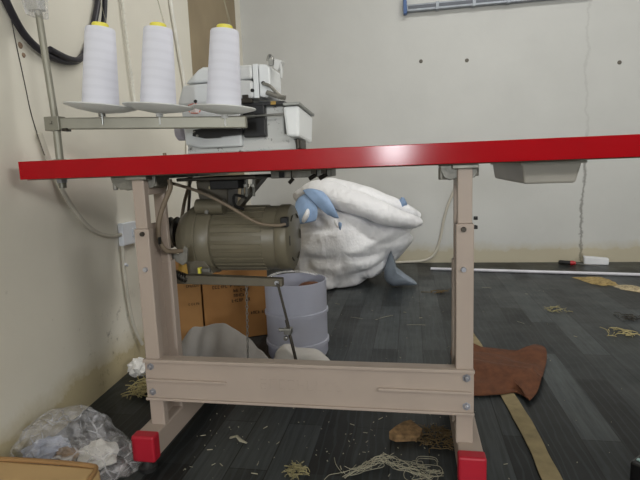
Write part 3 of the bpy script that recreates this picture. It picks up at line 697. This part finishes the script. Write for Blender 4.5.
# ------------------------------------------------------------------ on the back wall
b = newbm(); YB = Y1
AR = thing('aluminium_rail', 'long aluminium rail with blue end cap mounted high on the back wall', 'rail', (1.4, YB-.03, 1.79))
box(b, .925, 2.1, YB-.045, YB-.004, 1.762, 1.808); obj('rail_body', b, m_alu, AR, bevel=.004)
b = newbm(); box(b, .935, 2.1, YB-.048, YB-.044, 1.778, 1.798); obj('dark_groove', b, m_greydark, AR)
b = newbm(); box(b, .902, .927, YB-.055, YB-.004, 1.748, 1.86); obj('end_cap', b, m_blueplastic, AR, bevel=.004)
for xx in (1.12, 1.36, 1.58):
    b = newbm(); box(b, xx, xx+.022, YB-.052, YB-.004, 1.758, 1.812); obj('clip', b, m_alu, AR, bevel=.002)
for x, z, lab in ((1.019, 1.436, 'dark screw hole left of the stand leg, high on the back wall'), (1.330, 1.420, 'dark screw hole in the middle of the back wall'), (2.300, 1.337, 'dark screw hole at the far right of the back wall')):
    b = newbm(); lathe(b, [(0, -.004), (.009, -.004), (.013, -.001), (.014, .003)], (x, YB-.001, z), 'y', 12); tag(obj('wall_plug', b, M('grey_wall_plug', (110, 106, 98), .8)), lab, 'wall plug')
b = newbm(); tube(b, [(1.255, YB-.012, .554), (1.230, YB-.012, .493), (1.202, YB-.012, .424), (1.171, YB-.012, .312), (1.148, YB-.012, .190), (1.109, YB-.014, .073), (1.031, YB-.02, .021), (.884, YB-.03, .011), (.772, YB-.06, .011)], .0092, 8, 5)
tag(obj('wall_cable', b, m_cable, smooth=True), 'pale cable curving down the back wall behind the right leg', 'cable')

# ------------------------------------------------------------------ woven sack
SK_ = thing('woven_sack', 'big stuffed white woven sack slumped on the floor by the back wall', 'sack', (.60, 2.28, 0))
def blob(bm, outline, cy, depth, nphi=20, amp=.0, seed=0, flatz=None, cx=None, cz=None, exp=.8, crease=0):
    P = spline([(p[0], 0, p[1]) for p in outline]+[(outline[0][0], 0, outline[0][1])], 6)[:-1]
    n = len(P)
    if cx is None: cx = sum(p.x for p in P)/n
    if cz is None: cz = sum(p.z for p in P)/n
    rings = []
    for j in range(1, nphi):
        ph = -PI/2 + PI*j/nphi
        c = math.cos(ph)**exp; s = math.sin(ph)
        ring = []
        for p in P:
            q = Vector((cx+(p.x-cx)*c, cy+depth*s, cz+(p.z-cz)*c))
            nv = noise.noise(q*5+Vector((seed, 0, 0)))*amp + noise.noise(Vector((q.x*4+q.z*6, q.y*5, q.z*13-q.x*9))+Vector((seed, 3, 1)))*amp*.55
            if crease: nv -= crease*(1-min(1, abs(noise.noise(Vector((q.x*2.4+q.z*3.4, q.y*2.2, q.z*2.6-q.x*1.2))+Vector((seed, 9, 2))))*4.5))**2
            d = (q-Vector((cx, cy, cz))); 
            if d.length > 1e-4: q += d.normalized()*nv
            if flatz is not None and q.z < flatz: q.z = flatz + (q.z-flatz)*.02
            ring.append(bm.verts.new(q))
        rings.append(ring)
    for A, B in zip(rings, rings[1:]):
        for k in range(n): bm.faces.new((A[k], A[(k+1) % n], B[(k+1) % n], B[k]))
    bm.faces.new(rings[0]); bm.faces.new(list(reversed(rings[-1])))
    bmesh.ops.recalc_face_normals(bm, faces=bm.faces)
b = newbm()
blob(b, [(.155, .30), (.165, .46), (.24, .57), (.36, .60), (.50, .57), (.66, .53), (.82, .47), (.96, .40), (.99, .33), (.93, .22), (.86, .13), (.74, .04), (.56, -.06), (.38, -.20), (.24, -.14), (.15, .06)], 2.30, .36, 40, .026, 1, .006, crease=.045)
obj('sack_body', b, m_sack, SK_, smooth=True, subsurf=1)
def ribbon(bm, rows):
    R = [[bm.verts.new(Vector(p)) for p in spline(r, 6)] for r in rows]
    for A, B in zip(R, R[1:]):
        for k in range(len(A)-1): bm.faces.new((A[k], A[k+1], B[k+1], B[k]))
# folded-over mouth of the sack, a thick roll sweeping down to the right
b = newbm(); 
pts = [(.20, 2.24, .585), (.30, 2.20, .640), (.42, 2.13, .640), (.55, 2.08, .590), (.70, 2.05, .535), (.84, 2.06, .480), (.95, 2.12, .435), (1.02, 2.20, .425)]
P = spline(pts, 8); rs = []
for i, p in enumerate(P):
    t = i/(len(P)-1); rs.append(.045 + .055*math.sin(PI*min(1, t*1.05))**.7 if t < .95 else .045)
tube(b, P, rs, 18, 0, .75)
for v in b.verts:
    v.co += Vector((noise.noise(v.co*7), noise.noise(v.co*7+Vector((5, 0, 0))), noise.noise(Vector((v.co.x*3, v.co.y*9, v.co.z*16)))))*.014
obj('folded_mouth', b, m_sack, SK_, smooth=True, subsurf=1)
b = newbm()
pts = [(.24, 2.30, .640), (.36, 2.27, .672), (.50, 2.25, .655), (.66, 2.22, .600), (.80, 2.22, .555), (.93, 2.25, .500), (1.03, 2.30, .44)]
P = spline(pts, 8); tube(b, P, [.035+.045*math.sin(PI*i/(len(P)-1)) for i in range(len(P))], 16, 0, .8)
for v in b.verts: v.co += Vector((noise.noise(v.co*8), noise.noise(v.co*8+Vector((5, 0, 0))), noise.noise(v.co*8+Vector((0, 7, 0)))))*.012
obj('rear_fold', b, m_sack, SK_, smooth=True, subsurf=1)
# blue lining showing in the mouth
def patch(name, rows, mat, nz=.012):
    b = newbm(); ribbon(b, rows)
    for v in b.verts: v.co += Vector((0, noise.noise(v.co*14)*nz*1.5, noise.noise(v.co*14+Vector((3, 1, 0)))*nz))
    return obj(name, b, mat, SK_, smooth=True, solid=.006, subsurf=1)
patch('blue_lining', [[(.235, 2.04, .580), (.262, 2.035, .615), (.310, 2.03, .640)], [(.238, 2.00, .520), (.300, 1.985, .560), (.385, 1.99, .580)], [(.246, 1.97, .470), (.310, 1.958, .490), (.400, 1.965, .520)], [(.250, 1.97, .440), (.310, 1.955, .445), (.385, 1.955, .465)]], m_lining)
patch('blue_lining', [[(.285, 2.03, .655), (.350, 2.02, .665), (.420, 2.02, .645)], [(.335, 1.99, .610), (.410, 1.975, .620), (.475, 1.985, .600)], [(.400, 1.965, .550), (.450, 1.95, .555), (.505, 1.955, .545)], [(.460, 1.955, .490), (.500, 1.945, .480), (.535, 1.95, .475)]], m_lining)
patch('blue_lining', [[(.525, 1.945, .465), (.560, 1.925, .450)], [(.525, 1.94, .430), (.548, 1.92, .422)], [(.535, 1.94, .405), (.545, 1.925, .402)]], m_lining, .005)
patch('frayed_edge', [[(.492, 1.945, .485), (.525, 1.930, .470)], [(.500, 1.93, .445), (.530, 1.915, .430)], [(.520, 1.93, .425), (.538, 1.92, .415)]], m_sack, .006)
b = newbm(); ribbon(b, [[(.885, 2.22, .535), (.90, 2.21, .56), (.92, 2.20, .585)], [(.92, 2.19, .520), (.925, 2.18, .545), (.925, 2.19, .580)], [(.945, 2.22, .51), (.95, 2.21, .54), (.930, 2.20, .582)]]); obj('blue_tip', b, m_lining, SK_, smooth=True, solid=.006)
b = newbm(); tube(b, [(.335, 1.955, .545), (.335, 1.94, .515), (.318, 1.93, .485), (.30, 1.935, .455)], [.008, .020, .020, .012], 8); obj('bunched_flap', b, m_sack, SK_, smooth=True, subsurf=1)
b = newbm(); blob(b, [(.845, .25), (.87, .14), (.93, .09), (1.01, .02), (.93, .006), (.84, .006), (.80, .08)], 2.12, .06, 10, .012, 4, .004); obj('seam_corner', b, m_sackgrey, SK_, smooth=True)

# ------------------------------------------------------------------ bucket, box and cloths behind the stand
BU = thing('plastic_bucket', 'translucent white plastic drum behind the table beam', 'bucket', (.50, .81, 0))
b = newbm(); R0 = .122
lathe(b, [(.0, .004), (R0-.012, .004), (R0-.004, .010), (R0, .02), (R0, .058), (R0+.006, .060), (R0+.006, .074), (R0, .076), (R0+.001, .182), (R0+.006, .184), (R0+.006, .196), (R0+.001, .198), (R0+.002, .315), (R0-.001, .315), (R0-.002, .198), (R0-.003, .02), (.0, .012)], (.50, .81, 0), 'z', 48)
obj('drum', b, m_bucket, BU, smooth=True)
b = newbm(); tube(b, [(.378, .83, .318), (.42, .89, .326), (.50, .915, .324), (.575, .88, .318)], .012, 8, 4, .25); obj('bag_liner', b, m_film2, BU, smooth=True)
b = newbm(); blob(b, [(.49, .265), (.52, .30), (.56, .305), (.60, .285), (.60, .20), (.54, .15), (.48, .19)], .815, .05, 10, .015, 9); tag(obj('brown_scrap', b, m_browncloth, smooth=True, origin=(.54, .815, .24)), 'rust brown fabric scrap inside the translucent drum', 'fabric scrap')

CBX = thing('cardboard_box', 'brown printed cardboard box on the floor behind the clutch motor', 'box', (.2, 1.05, 0))
ang = math.radians(28); co = Vector((.052, .92, 0)); u = Vector((math.cos(ang), math.sin(ang), 0)); w = Vector((-math.sin(ang), math.cos(ang), 0))
BL, BD, BH = .292, .22, .40
MB = Matrix((u, w, Vector((0, 0, 1)))).transposed().to_4x4(); MB.translation = co
b = newbm(); box(b, 0, BL, 0, BD, .002, BH, MB); box(b, -.075, 0.0, .07, .14, .002, BH-.02, MB) if False else None; obj('carton', b, m_card, CBX, bevel=.003)
b = newbm(); box(b, .002, BL*.5-.001, -.001, BD, BH, BH+.003, MB); box(b, BL*.5+.001, BL-.002, .0, BD, BH, BH+.003, MB); obj('top_flap', b, m_card, CBX)
r3 = random.Random(11)
def glyphs(x0, x1, z, h, M_, par, rr):
    x = x0; bm = newbm()
    while x < x1:
        wd = h*rr.uniform(.45, .7)
        if rr.random() < .13: x += h*.6; continue
        th = h*.17
        k = rr.randrange(5)
        if k != 3: box(bm, x, x+th, -.0012, -.0002, z, z+h, M_)
        if k in (0, 1, 4): box(bm, x, x+wd, -.0012, -.0002, z+h-th, z+h, M_)
        if k in (0, 2): box(bm, x, x+wd, -.0012, -.0002, z, z+th, M_)
        if k in (1, 2, 3): box(bm, x, x+wd, -.0012, -.0002, z+h*.42, z+h*.42+th, M_)
        if k in (3, 4): box(bm, x+wd-th, x+wd, -.0012, -.0002, z, z+h, M_)
        x += wd+h*.22
    obj('printed_line', bm, m_ink, par)
glyphs(.030, .205, .268, .0145, MB, CBX, r3); glyphs(.026, .235, .245, .0145, MB, CBX, r3); glyphs(.135, .205, .222, .0145, MB, CBX, r3); glyphs(.135, .185, .199, .0135, MB, CBX, r3); glyphs(.125, .205, .175, .0145, MB, CBX, r3); glyphs(.20, .275, .11, .0135, MB, CBX, r3)
# narrow second carton standing to the left of it
CB2 = thing('narrow_carton', 'narrow brown carton tucked left of the printed box behind the table leg', 'box', (-.02, .99, 0))
M2 = MB.copy(); M2.translation = co - u*.134 + w*.012
b = newbm(); box(b, 0, .128, 0, .16, .002, .385, M2); obj('carton', b, M('cardboard_light', (166, 122, 72), .8, var=.07, scale=5), CB2, bevel=.003)
glyphs(.065, .118, .262, .011, M2, CB2, r3); glyphs(.075, .118, .296, .012, M2, CB2, r3); glyphs(.070, .118, .18, .010, M2, CB2, r3)

def sheet(name, x0, x1, y0, y1, nx, ny, hf, mat, label, cat, solid=.004, sub=1):
    b = newbm(); V = []
    for j in range(ny+1):
        row = []
        for i in range(nx+1):
            x = x0+(x1-x0)*i/nx; y = y0+(y1-y0)*j/ny; p = hf(i/nx, j/ny, x, y); row.append(b.verts.new(p))
        V.append(row)
    for j in range(ny):
        for i in range(nx): b.faces.new((V[j][i], V[j][i+1], V[j+1][i+1], V[j+1][i]))
    cx, cy = (x0+x1)/2, (y0+y1)/2
    return tag(obj(name, b, mat, smooth=True, solid=solid, subsurf=sub, origin=(cx, cy, 0)), label, cat)
def g1(s, t, x, y):
    # heaped sheet, peak left of the middle, thin at its right end
    y = .545 + t*(.115 if x < .36 else max(.02, .115-1.2*(x-.36)))
    h = max(.022, .192 - (.30*(.262-x) if x < .262 else .80*(x-.262)))
    if x < .13: h *= .72+.28*max(0, (x-.075)/.055)
    prof = min(1, max(0, 1-abs(t-.50)/.52))**.42
    f = .5+.5*math.sin(x*42+z_(x, y)*9+t*3)
    z = h*prof*(.92+.08*f) + noise.noise(Vector((x*13, y*13, 2)))*.016
    return Vector((x+noise.noise(Vector((x*7, y*7, 5)))*.008, y+(noise.noise(Vector((x*16, z*9, 8)))*.018 if t < .6 else 0), max(.012, z+.006)))
def z_(x, y): return noise.noise(Vector((x*5, y*5, 0)))
sheet('grey_cloth', .075, .445, .535, .66, 46, 16, g1, m_greycloth, 'crumpled grey cloth heaped in front of the cardboard box', 'cloth')
b = newbm(); blob(b, [(.445, .02), (.455, .075), (.49, .108), (.52, .095), (.56, .095), (.62, .088), (.655, .06), (.66, .015), (.55, .0)], .635, .045, 12, .014, 6, .004)
tag(obj('light_cloth_bundle', b, m_lightcloth, smooth=True, subsurf=1, origin=(.55, .635, 0)), 'pale grey cloth bundle at the foot of the translucent drum', 'cloth')

# ------------------------------------------------------------------ floor things on the right
b = newbm()
out = [(1.105, .60), (1.10, .80), (1.13, .90), (1.218, .885), (1.30, .875), (1.36, .868), (1.40, .885), (1.43, .895), (1.455, .865), (1.45, .81), (1.415, .70), (1.365, .55), (1.315, .455), (1.305, .48), (1.28, .51), (1.24, .495), (1.15, .475), (1.11, .50)]
NX, NY = 30, 30
def inside(x, y):
    c = False
    for i in range(len(out)):
        x1, y1 = out[i]; x2, y2 = out[i-1]
        if (y1 > y) != (y2 > y) and x < (x2-x1)*(y-y1)/(y2-y1)+x1: c = not c
    return c
BR = thing('brown_cloth', 'rust brown fabric piece lying on the floor right of the right leg', 'cloth', (1.27, .7, 0))
pl = spline([(p[0], p[1], 0) for p in out]+[(out[0][0], out[0][1], 0)], 5)[:-1]
cc = Vector((1.25, .69, 0)); rings = []
def bz(x, y, k):
    return .026 + .024*noise.noise(Vector((x*4, y*6, 1.5))) + .012*math.sin(x*5+y*22)*(1-k*.4) + .007*math.sin(y*46+x*9+4*noise.noise(Vector((x*5, y*5, 0)))) + (.012 if k < .9 else -.004)
for k in range(1, 11):
    t = k/10; ring = []
    for p in pl:
        q = cc.lerp(p, t); ring.append(b.verts.new((q.x, q.y, max(.010, bz(q.x, q.y, t)*(1 if t < .95 else .8)))))
    rings.append(ring)
n = len(pl)
for A, B in zip(rings, rings[1:]):
    for k in range(n): b.faces.new((A[k], A[(k+1) % n], B[(k+1) % n], B[k]))
b.faces.new(rings[0]); bmesh.ops.recalc_face_normals(b, faces=b.faces)
obj('fabric', b, m_browncloth, BR, smooth=True, solid=.005)

b = newbm(); V = []
pts = spline([(1.160, 1.326, .0015), (1.177, 1.042, .0015), (1.208, .751, .0015), (1.234, .442, .0015), (1.248, .234, .0015), (1.252, .039, .0015), (1.258, -.3, .0015)], 8)
for i, p in enumerate(pts):
    wv = .022 + .003*noise.noise(p*11)
    V.append([b.verts.new(p+Vector((-wv, 0, .001))), b.verts.new(p+Vector((-wv, 0, 0.0035))), b.verts.new(p+Vector((wv, 0, 0.0035))), b.verts.new(p+Vector((wv, 0, .001)))])
for A, B in zip(V, V[1:]):
    for k in range(3): b.faces.new((A[k], A[k+1], B[k+1], B[k]))
tag(obj('floor_strip', b, m_strip), 'tan joint strip stuck on the floor, running under the brown cloth', 'strip')

b = newbm(); tube(b, [(1.068, 2.378, .011), (2.649, 2.142, .011)], .010, 10); tag(obj('white_pole', b, m_pole, smooth=True), 'long thin white pole lying on the floor along the back wall', 'pole')
SD = thing('screwdriver', 'red and black handled screwdriver on the floor by the back wall', 'screwdriver', (2.19, 2.98, .02))
d = Vector((2.30-2.13, 2.935-3.0, 0)).normalized(); o0 = Vector((2.13, 3.0, .019))
b = newbm(); tube(b, [o0+d*.012, o0+d*.02, o0+d*.06, o0+d*.10, o0+d*.108], [.014, .018, .0165, .0175, .012], 12); H_ = obj('handle', b, m_rubber, SD, smooth=True)
b = newbm(); tube(b, [o0+d*.098, o0+d*.112, o0+d*.135], [.019, .018, .012], 12); obj('red_collar', b, m_redplastic, H_, smooth=True)
b = newbm(); tube(b, [o0+d*.13, o0+d*.30+Vector((0, 0, -.012))], .0035, 8); obj('shaft', b, m_steel, SD)
b = newbm(); MF = Matrix.Rotation(math.radians(-10), 4, 'Z'); MF.translation = Vector((2.42, 3.01, 0)); hexa(b, [MF @ Vector(p) for p in ((-.085,-.035,.001),(.085,-.035,.001),(.085,.035,.001),(-.085,.035,.001),(-.088,-.037,.062),(.088,-.034,.05),(.088,.036,.05),(-.088,.036,.062))])
tag(obj('foam_block', b, m_foam, bevel=.006, origin=(2.42, 3.01, 0)), 'white foam block on the floor right of the screwdriver', 'foam block')
def heap(name, pts, mat, label, cat, hgt, seed):
    b = newbm(); P = spline([(p[0], p[1], 0) for p in pts]+[(pts[0][0], pts[0][1], 0)], 4)[:-1]; c = sum(P, Vector())/len(P); rings = []
    for k in range(1, 9):
        t = k/8
        rings.append([b.verts.new((c.x+(p.x-c.x)*t*(1+.40*noise.noise(p*22+Vector((seed, k*.3, 0)))), c.y+(p.y-c.y)*t*(1+.40*noise.noise(p*22+Vector((seed, k*.3, 0)))), max(.002, hgt*(1-t**2)*(1+.6*noise.noise(Vector((p.x*t*20, p.y*t*20, seed))))+.002) if k < 8 else .001)) for p in P])
    n = len(P)
    for A, B in zip(rings, rings[1:]):
        for k in range(n): b.faces.new((A[k], A[(k+1) % n], B[(k+1) % n], B[k]))
    b.faces.new(rings[0]); bmesh.ops.recalc_face_normals(b, faces=b.faces)
    return tag(obj(name, b, mat, smooth=True), label, cat, kind='stuff')
heap('sawdust_heap', [(2.075, 2.42), (2.16, 2.44), (2.25, 2.36), (2.27, 2.26), (2.20, 2.18), (2.13, 2.25)], m_gravel, 'low yellow sawdust heap beyond the white pole', 'debris', .022, 2)
heap('debris_trail', [(2.24, 2.165), (2.29, 2.19), (2.38, 2.10), (2.44, 1.98), (2.36, 1.96), (2.29, 2.02), (2.22, 2.10)], m_gravel2, 'pale debris trail running right from the sawdust heap', 'debris', .016, 5)
def fluff(name, c, r, n, mat, label, cat, h=.02, seed=1, th=.0011, ln=.5, asp=1.0):
    b = newbm(); rr = random.Random(seed)
    for i in range(n):
        a = rr.uniform(0, 2*PI); q = r*math.sqrt(rr.random()); p = Vector((c[0]+q*math.cos(a), c[1]+q*math.sin(a)*asp, .003+rr.random()*h*(1-q/r*.8)))
        a2 = rr.uniform(0, 2*PI); L = r*ln*rr.uniform(.4, 1.2); d = Vector((math.cos(a2), math.sin(a2)*asp, rr.uniform(-.2, .3)))
        e = p + d*L; m = (p+e)/2 + Vector((rr.uniform(-1, 1), rr.uniform(-1, 1), .4))*L*.3
        for v in (p, m, e): v.z = min(max(v.z, .002), h*1.6+.004)
        tube(b, [p, m, e], th*rr.uniform(.6, 1.2), 4, 3)
    return tag(obj(name, b, mat), label, cat, kind='stuff')
fluff('thread_tuft', (1.715, 1.57), .055, 40, m_threadyel, 'small yellow thread tuft in the middle of the right floor', 'thread scraps', .012, 3, .0016)
fluff('dark_tuft', (2.00, 1.44), .055, 40, m_darksteel, 'small dark fluff clump on the floor below the debris trail', 'fluff', .014, 4, .0018)
fluff('straw_wisp', (1.86, 1.18), .055, 26, m_straw, 'pale straw wisp at the right side of the floor', 'straw', .010, 5, .0018, .9)
fluff('tan_fluff', (1.015, .20), .052, 170, m_fuzz, 'tan fluffy straw clump beside the right foot bar', 'straw', .030, 6, .0012)
fluff('yellow_straw', (.035, .435), .060, 190, m_straw, 'yellow straw clump against the left wall beside the left leg', 'straw', .055, 7, .0016, .7)
fluff('thread_clump', (.672, .008), .024, 90, m_threadyel, 'small yellow thread clump alone in the dark under the beam', 'thread scraps', .022, 8, .0010, .8)
fluff('brown_tuft', (1.16, 1.96), .06, 14, m_fuzz, 'thin brown straw wisp on the floor between the sack and the right leg', 'straw', .01, 9, .002, 1.6, .3)
# trailing thread waste near the right foot
b = newbm(); rr = random.Random(21)
base = spline([(.770, -.02, .006), (.80, .005, .006), (.840, .045, .008), (.875, .075, .012), (.905, .060, .010), (.95, .045, .007), (.985, .03, .006), (1.02, .035, .006)], 8)
for k in range(46):
    i0 = rr.randrange(0, len(base)-8); i1 = min(len(base)-1, i0+rr.randrange(8, 26)); ps = []
    ox, oy = rr.gauss(0, .008), rr.gauss(0, .009)
    for p in base[i0:i1:3]: ps.append(p+Vector((ox+rr.gauss(0, .006), oy+rr.gauss(0, .006), abs(rr.gauss(0, .004)))))
    if len(ps) > 2: tube(b, ps, .0007, 4, 4)
for k in range(7):
    c0 = Vector((rr.uniform(.93, .99), rr.uniform(.02, .09), .005)); r_ = rr.uniform(.012, .03)
    tube(b, [c0+Vector((math.cos(t)*r_, math.sin(t)*r_*.9, .002*math.sin(3*t)+.002)) for t in [q*.5+k for q in range(11)]], .0008, 4, 3)
tag(obj('tangled_threads', b, m_threadwaste), 'trail of tangled pale thread waste near the right foot', 'thread scraps', kind='stuff')
b = newbm(); prism_z(b, [(.886, .185), (.905, .172), (.968, .185), (.975, .215), (.962, .235), (.945, .255), (.925, .246), (.905, .215)], .003, .020)
for v in b.verts:
    if v.co.z > .01: v.co.z += .012*noise.noise(v.co*40)+.008*(v.co.y-.17)/.08
tag(obj('cork_scrap', b, m_cork, bevel=.002), 'flat tan scrap on the dark floor behind the beam, near the fluffy clump', 'scrap')
b = newbm(); tube(b, [(.455, .14, .006), (.475, .135, .014), (.490, .125, .008), (.508, .12, .005)], [.006, .005, .006, .003], 8, 0, .5)
tag(obj('paper_curl', b, m_threadwaste, smooth=True), 'small pale curled paper scrap on the dark floor left of centre', 'scrap')
b = newbm(); rr = random.Random(5)
for i in range(260):
    x = rr.uniform(.3, 1.75); y = rr.uniform(-.05, 1.9) if i > 120 else rr.uniform(-.05, .45); s = rr.uniform(.0012, .0034)
    if i <= 120: x = rr.uniform(.34, 1.03)
    L = rr.choice((1, 1, 1, 5)); a = rr.uniform(0, PI)
    tube(b, [(x, y, s*.5), (x+math.cos(a)*s*L, y+math.sin(a)*s*L, s*.6)], s*.45, 4)
for i in range(14):
    x = rr.uniform(.4, 1.6); y = rr.uniform(0, 2.0); a = rr.uniform(0, 2*PI); L = rr.uniform(.03, .09)
    tube(b, [(x, y, .002), (x+math.cos(a)*L*.5+rr.uniform(-.01, .01), y+math.sin(a)*L*.5, .003), (x+math.cos(a)*L, y+math.sin(a)*L, .002)], .0008, 4, 4)
tag(obj('floor_lint', b, m_threadwaste), 'scattered pale lint and thread specks over the dark floor', 'lint', kind='stuff')
DV = thing('black_device', 'black device with teal grey panels on the floor at the far right', 'device', (1.50, .08, 0))
MD = Matrix.Rotation(math.radians(45), 4, 'Z'); MD.translation = Vector((1.422, .055, 0))
b = newbm(); box(b, 0, .20, -.16, 0, .003, .058, MD); obj('case', b, m_black, DV, bevel=.006)
b = newbm(); box(b, .012, .022, -.15, -.008, .058, .061, MD); box(b, .034, .048, -.15, -.008, .058, .061, MD); obj('panel', b, m_teal, DV, bevel=.001)
b = newbm(); box(b, -.004, .0, -.05, -.03, .004, .014, MD); obj('metal_corner', b, m_steel, DV)

# ------------------------------------------------------------------ foreground left: plastic bag and carton
b = newbm(); blob(b, [(-.045, .01), (-.050, .06), (.0, .105), (.06, .128), (.13, .120), (.18, .105), (.215, .070), (.245, .03), (.25, .004), (.1, .0)], -.02, .105, 18, .034, 15, .003, .10, .05)
for v in b.verts:
    v.co += Vector((noise.noise(v.co*34), noise.noise(v.co*34+Vector((4, 0, 0))), noise.noise(v.co*34+Vector((0, 4, 0)))))*.014
    v.co.z = max(.002, v.co.z); v.co.x = max(v.co.x, lw(v.co.y)+.006)
PB = tag(obj('plastic_bag', b, m_film, origin=(.1, -.02, 0)), 'crumpled clear plastic bag on the floor against the left wall', 'bag')
def wad(name, c, r, mat, label, cat, seed):
    b = newbm(); bmesh.ops.create_icosphere(b, subdivisions=3, radius=1)
    for v in b.verts:
        q = v.co.copy(); v.co = Vector((q.x*r[0], q.y*r[1], q.z*r[2]))*(1+.45*noise.noise(q*2.4+Vector((seed, 0, 0)))) + Vector(c); v.co.z = max(.006, v.co.z)
    return tag(obj(name, b, mat, smooth=False, origin=c), label, cat)
wad('crumpled_paper', (.035, -.035, .040), (.055, .045, .032), m_bluepaper, 'blue printed paper wad inside the clear plastic bag', 'paper', 1)
wad('crumpled_paper', (.165, -.03, .035), (.050, .045, .028), m_paper, 'white paper wad inside the right of the clear plastic bag', 'paper', 2)
wad('fabric_scrap', (.105, -.06, .050), (.028, .020, .016), m_cork, 'orange brown scrap inside the clear plastic bag', 'fabric scrap', 3)
wad('crumpled_tissue', (-.052, .545, .040), (.034, .032, .034), m_paper, 'crumpled white tissue on the floor against the left wall', 'tissue', 8)
PK = thing('cardboard_carton', 'flat tan cardboard carton at the near left corner of the floor', 'carton', (.1, -.35, 0))
b = newbm(); box(b, .030, .300, -.56, -.196, .003, .115); obj('carton', b, m_card2, PK, bevel=.012)
b = newbm(); tube(b, [(.036, -.200, .116), (.15, -.197, .117), (.27, -.198, .116), (.294, -.208, .115), (.300, -.24, .112)], .0055, 8, 4); obj('folded_rim', b, m_cardrim, PK, smooth=True)
b = newbm(); box(b, .040, .070, -.32, -.235, .1152, .1158); obj('red_print', b, m_redink, PK)

# ------------------------------------------------------------------ where each floor thing stands: (modelled spot) -> (real spot), size
PLACE = {
    'woven_sack': (0.6, 1.9, 0.596, 1.704, 0.911),
    'plastic_bucket': (0.5, 0.7, 0.497, 0.659, 0.965), 'brown_scrap': (0.5, 0.7, 0.497, 0.659, 0.965),
    'cardboard_box': (0.18, 0.95, 0.194, 0.886, 0.953), 'narrow_carton': (0.18, 0.95, 0.194, 0.886, 0.953),
    'grey_cloth': (0.26, 0.54, 0.262, 0.545, 0.973), 'light_cloth_bundle': (0.55, 0.6, 0.545, 0.560, 0.970),
    'brown_cloth': (1.28, 0.6, 1.255, 0.567, 0.971), 'screwdriver': (2.19, 2.98, 1.982, 2.556, 0.869), 'foam_block': (2.42, 3.0, 2.181, 2.572, 0.869),
    'sawdust_heap': (2.17, 2.3, 2.006, 2.032, 0.897), 'debris_trail': (2.34, 2.07, 2.175, 1.848, 0.906),
    'thread_tuft': (1.715, 1.57, 1.630, 1.431, 0.927), 'dark_tuft': (2.0, 1.44, 1.903, 1.321, 0.933), 'straw_wisp': (1.86, 1.18, 1.786, 1.094, 0.945),
    'brown_tuft': (1.16, 1.96, 1.106, 1.755, 0.91), 'tan_fluff': (1.015, 0.2, 1.004, 0.186, 0.99), 'cork_scrap': (0.93, 0.21, 0.920, 0.195, 0.99),
    'yellow_straw': (0.035, 0.435, 0.060, 0.395, 0.95), 'crumpled_tissue': (-0.05, 0.545, -0.032, 0.490, 0.972),
    'plastic_bag': (0.1, -0.05, 0.094, -0.060, 1.0), 'crumpled_paper': (0.1, -0.05, 0.094, -0.060, 1.0), 'crumpled_paper.001': (0.1, -0.05, 0.094, -0.060, 1.0), 'fabric_scrap': (0.1, -0.05, 0.094, -0.060, 1.0),
    'cardboard_carton': (0.2, -0.2, 0.186, -0.206, 1.01), 'black_device': (1.422, 0.055, 1.414, 0.046, 1.0),
    'tangled_threads': (0.9, 0.04, 0.892, 0.029, 1.0), 'thread_clump': (0.672, 0.008, 0.664, -0.002, 1.0), 'paper_curl': (0.48, 0.13, 0.473, 0.117, 0.99),
}
for n, (ox, oy, px, py, k) in PLACE.items():
    o = bpy.data.objects[n]; q = Vector((ox, oy, 0))
    o.location = Vector((px, py, 0)) + (o.location-q)*k; o.scale = o.scale*k
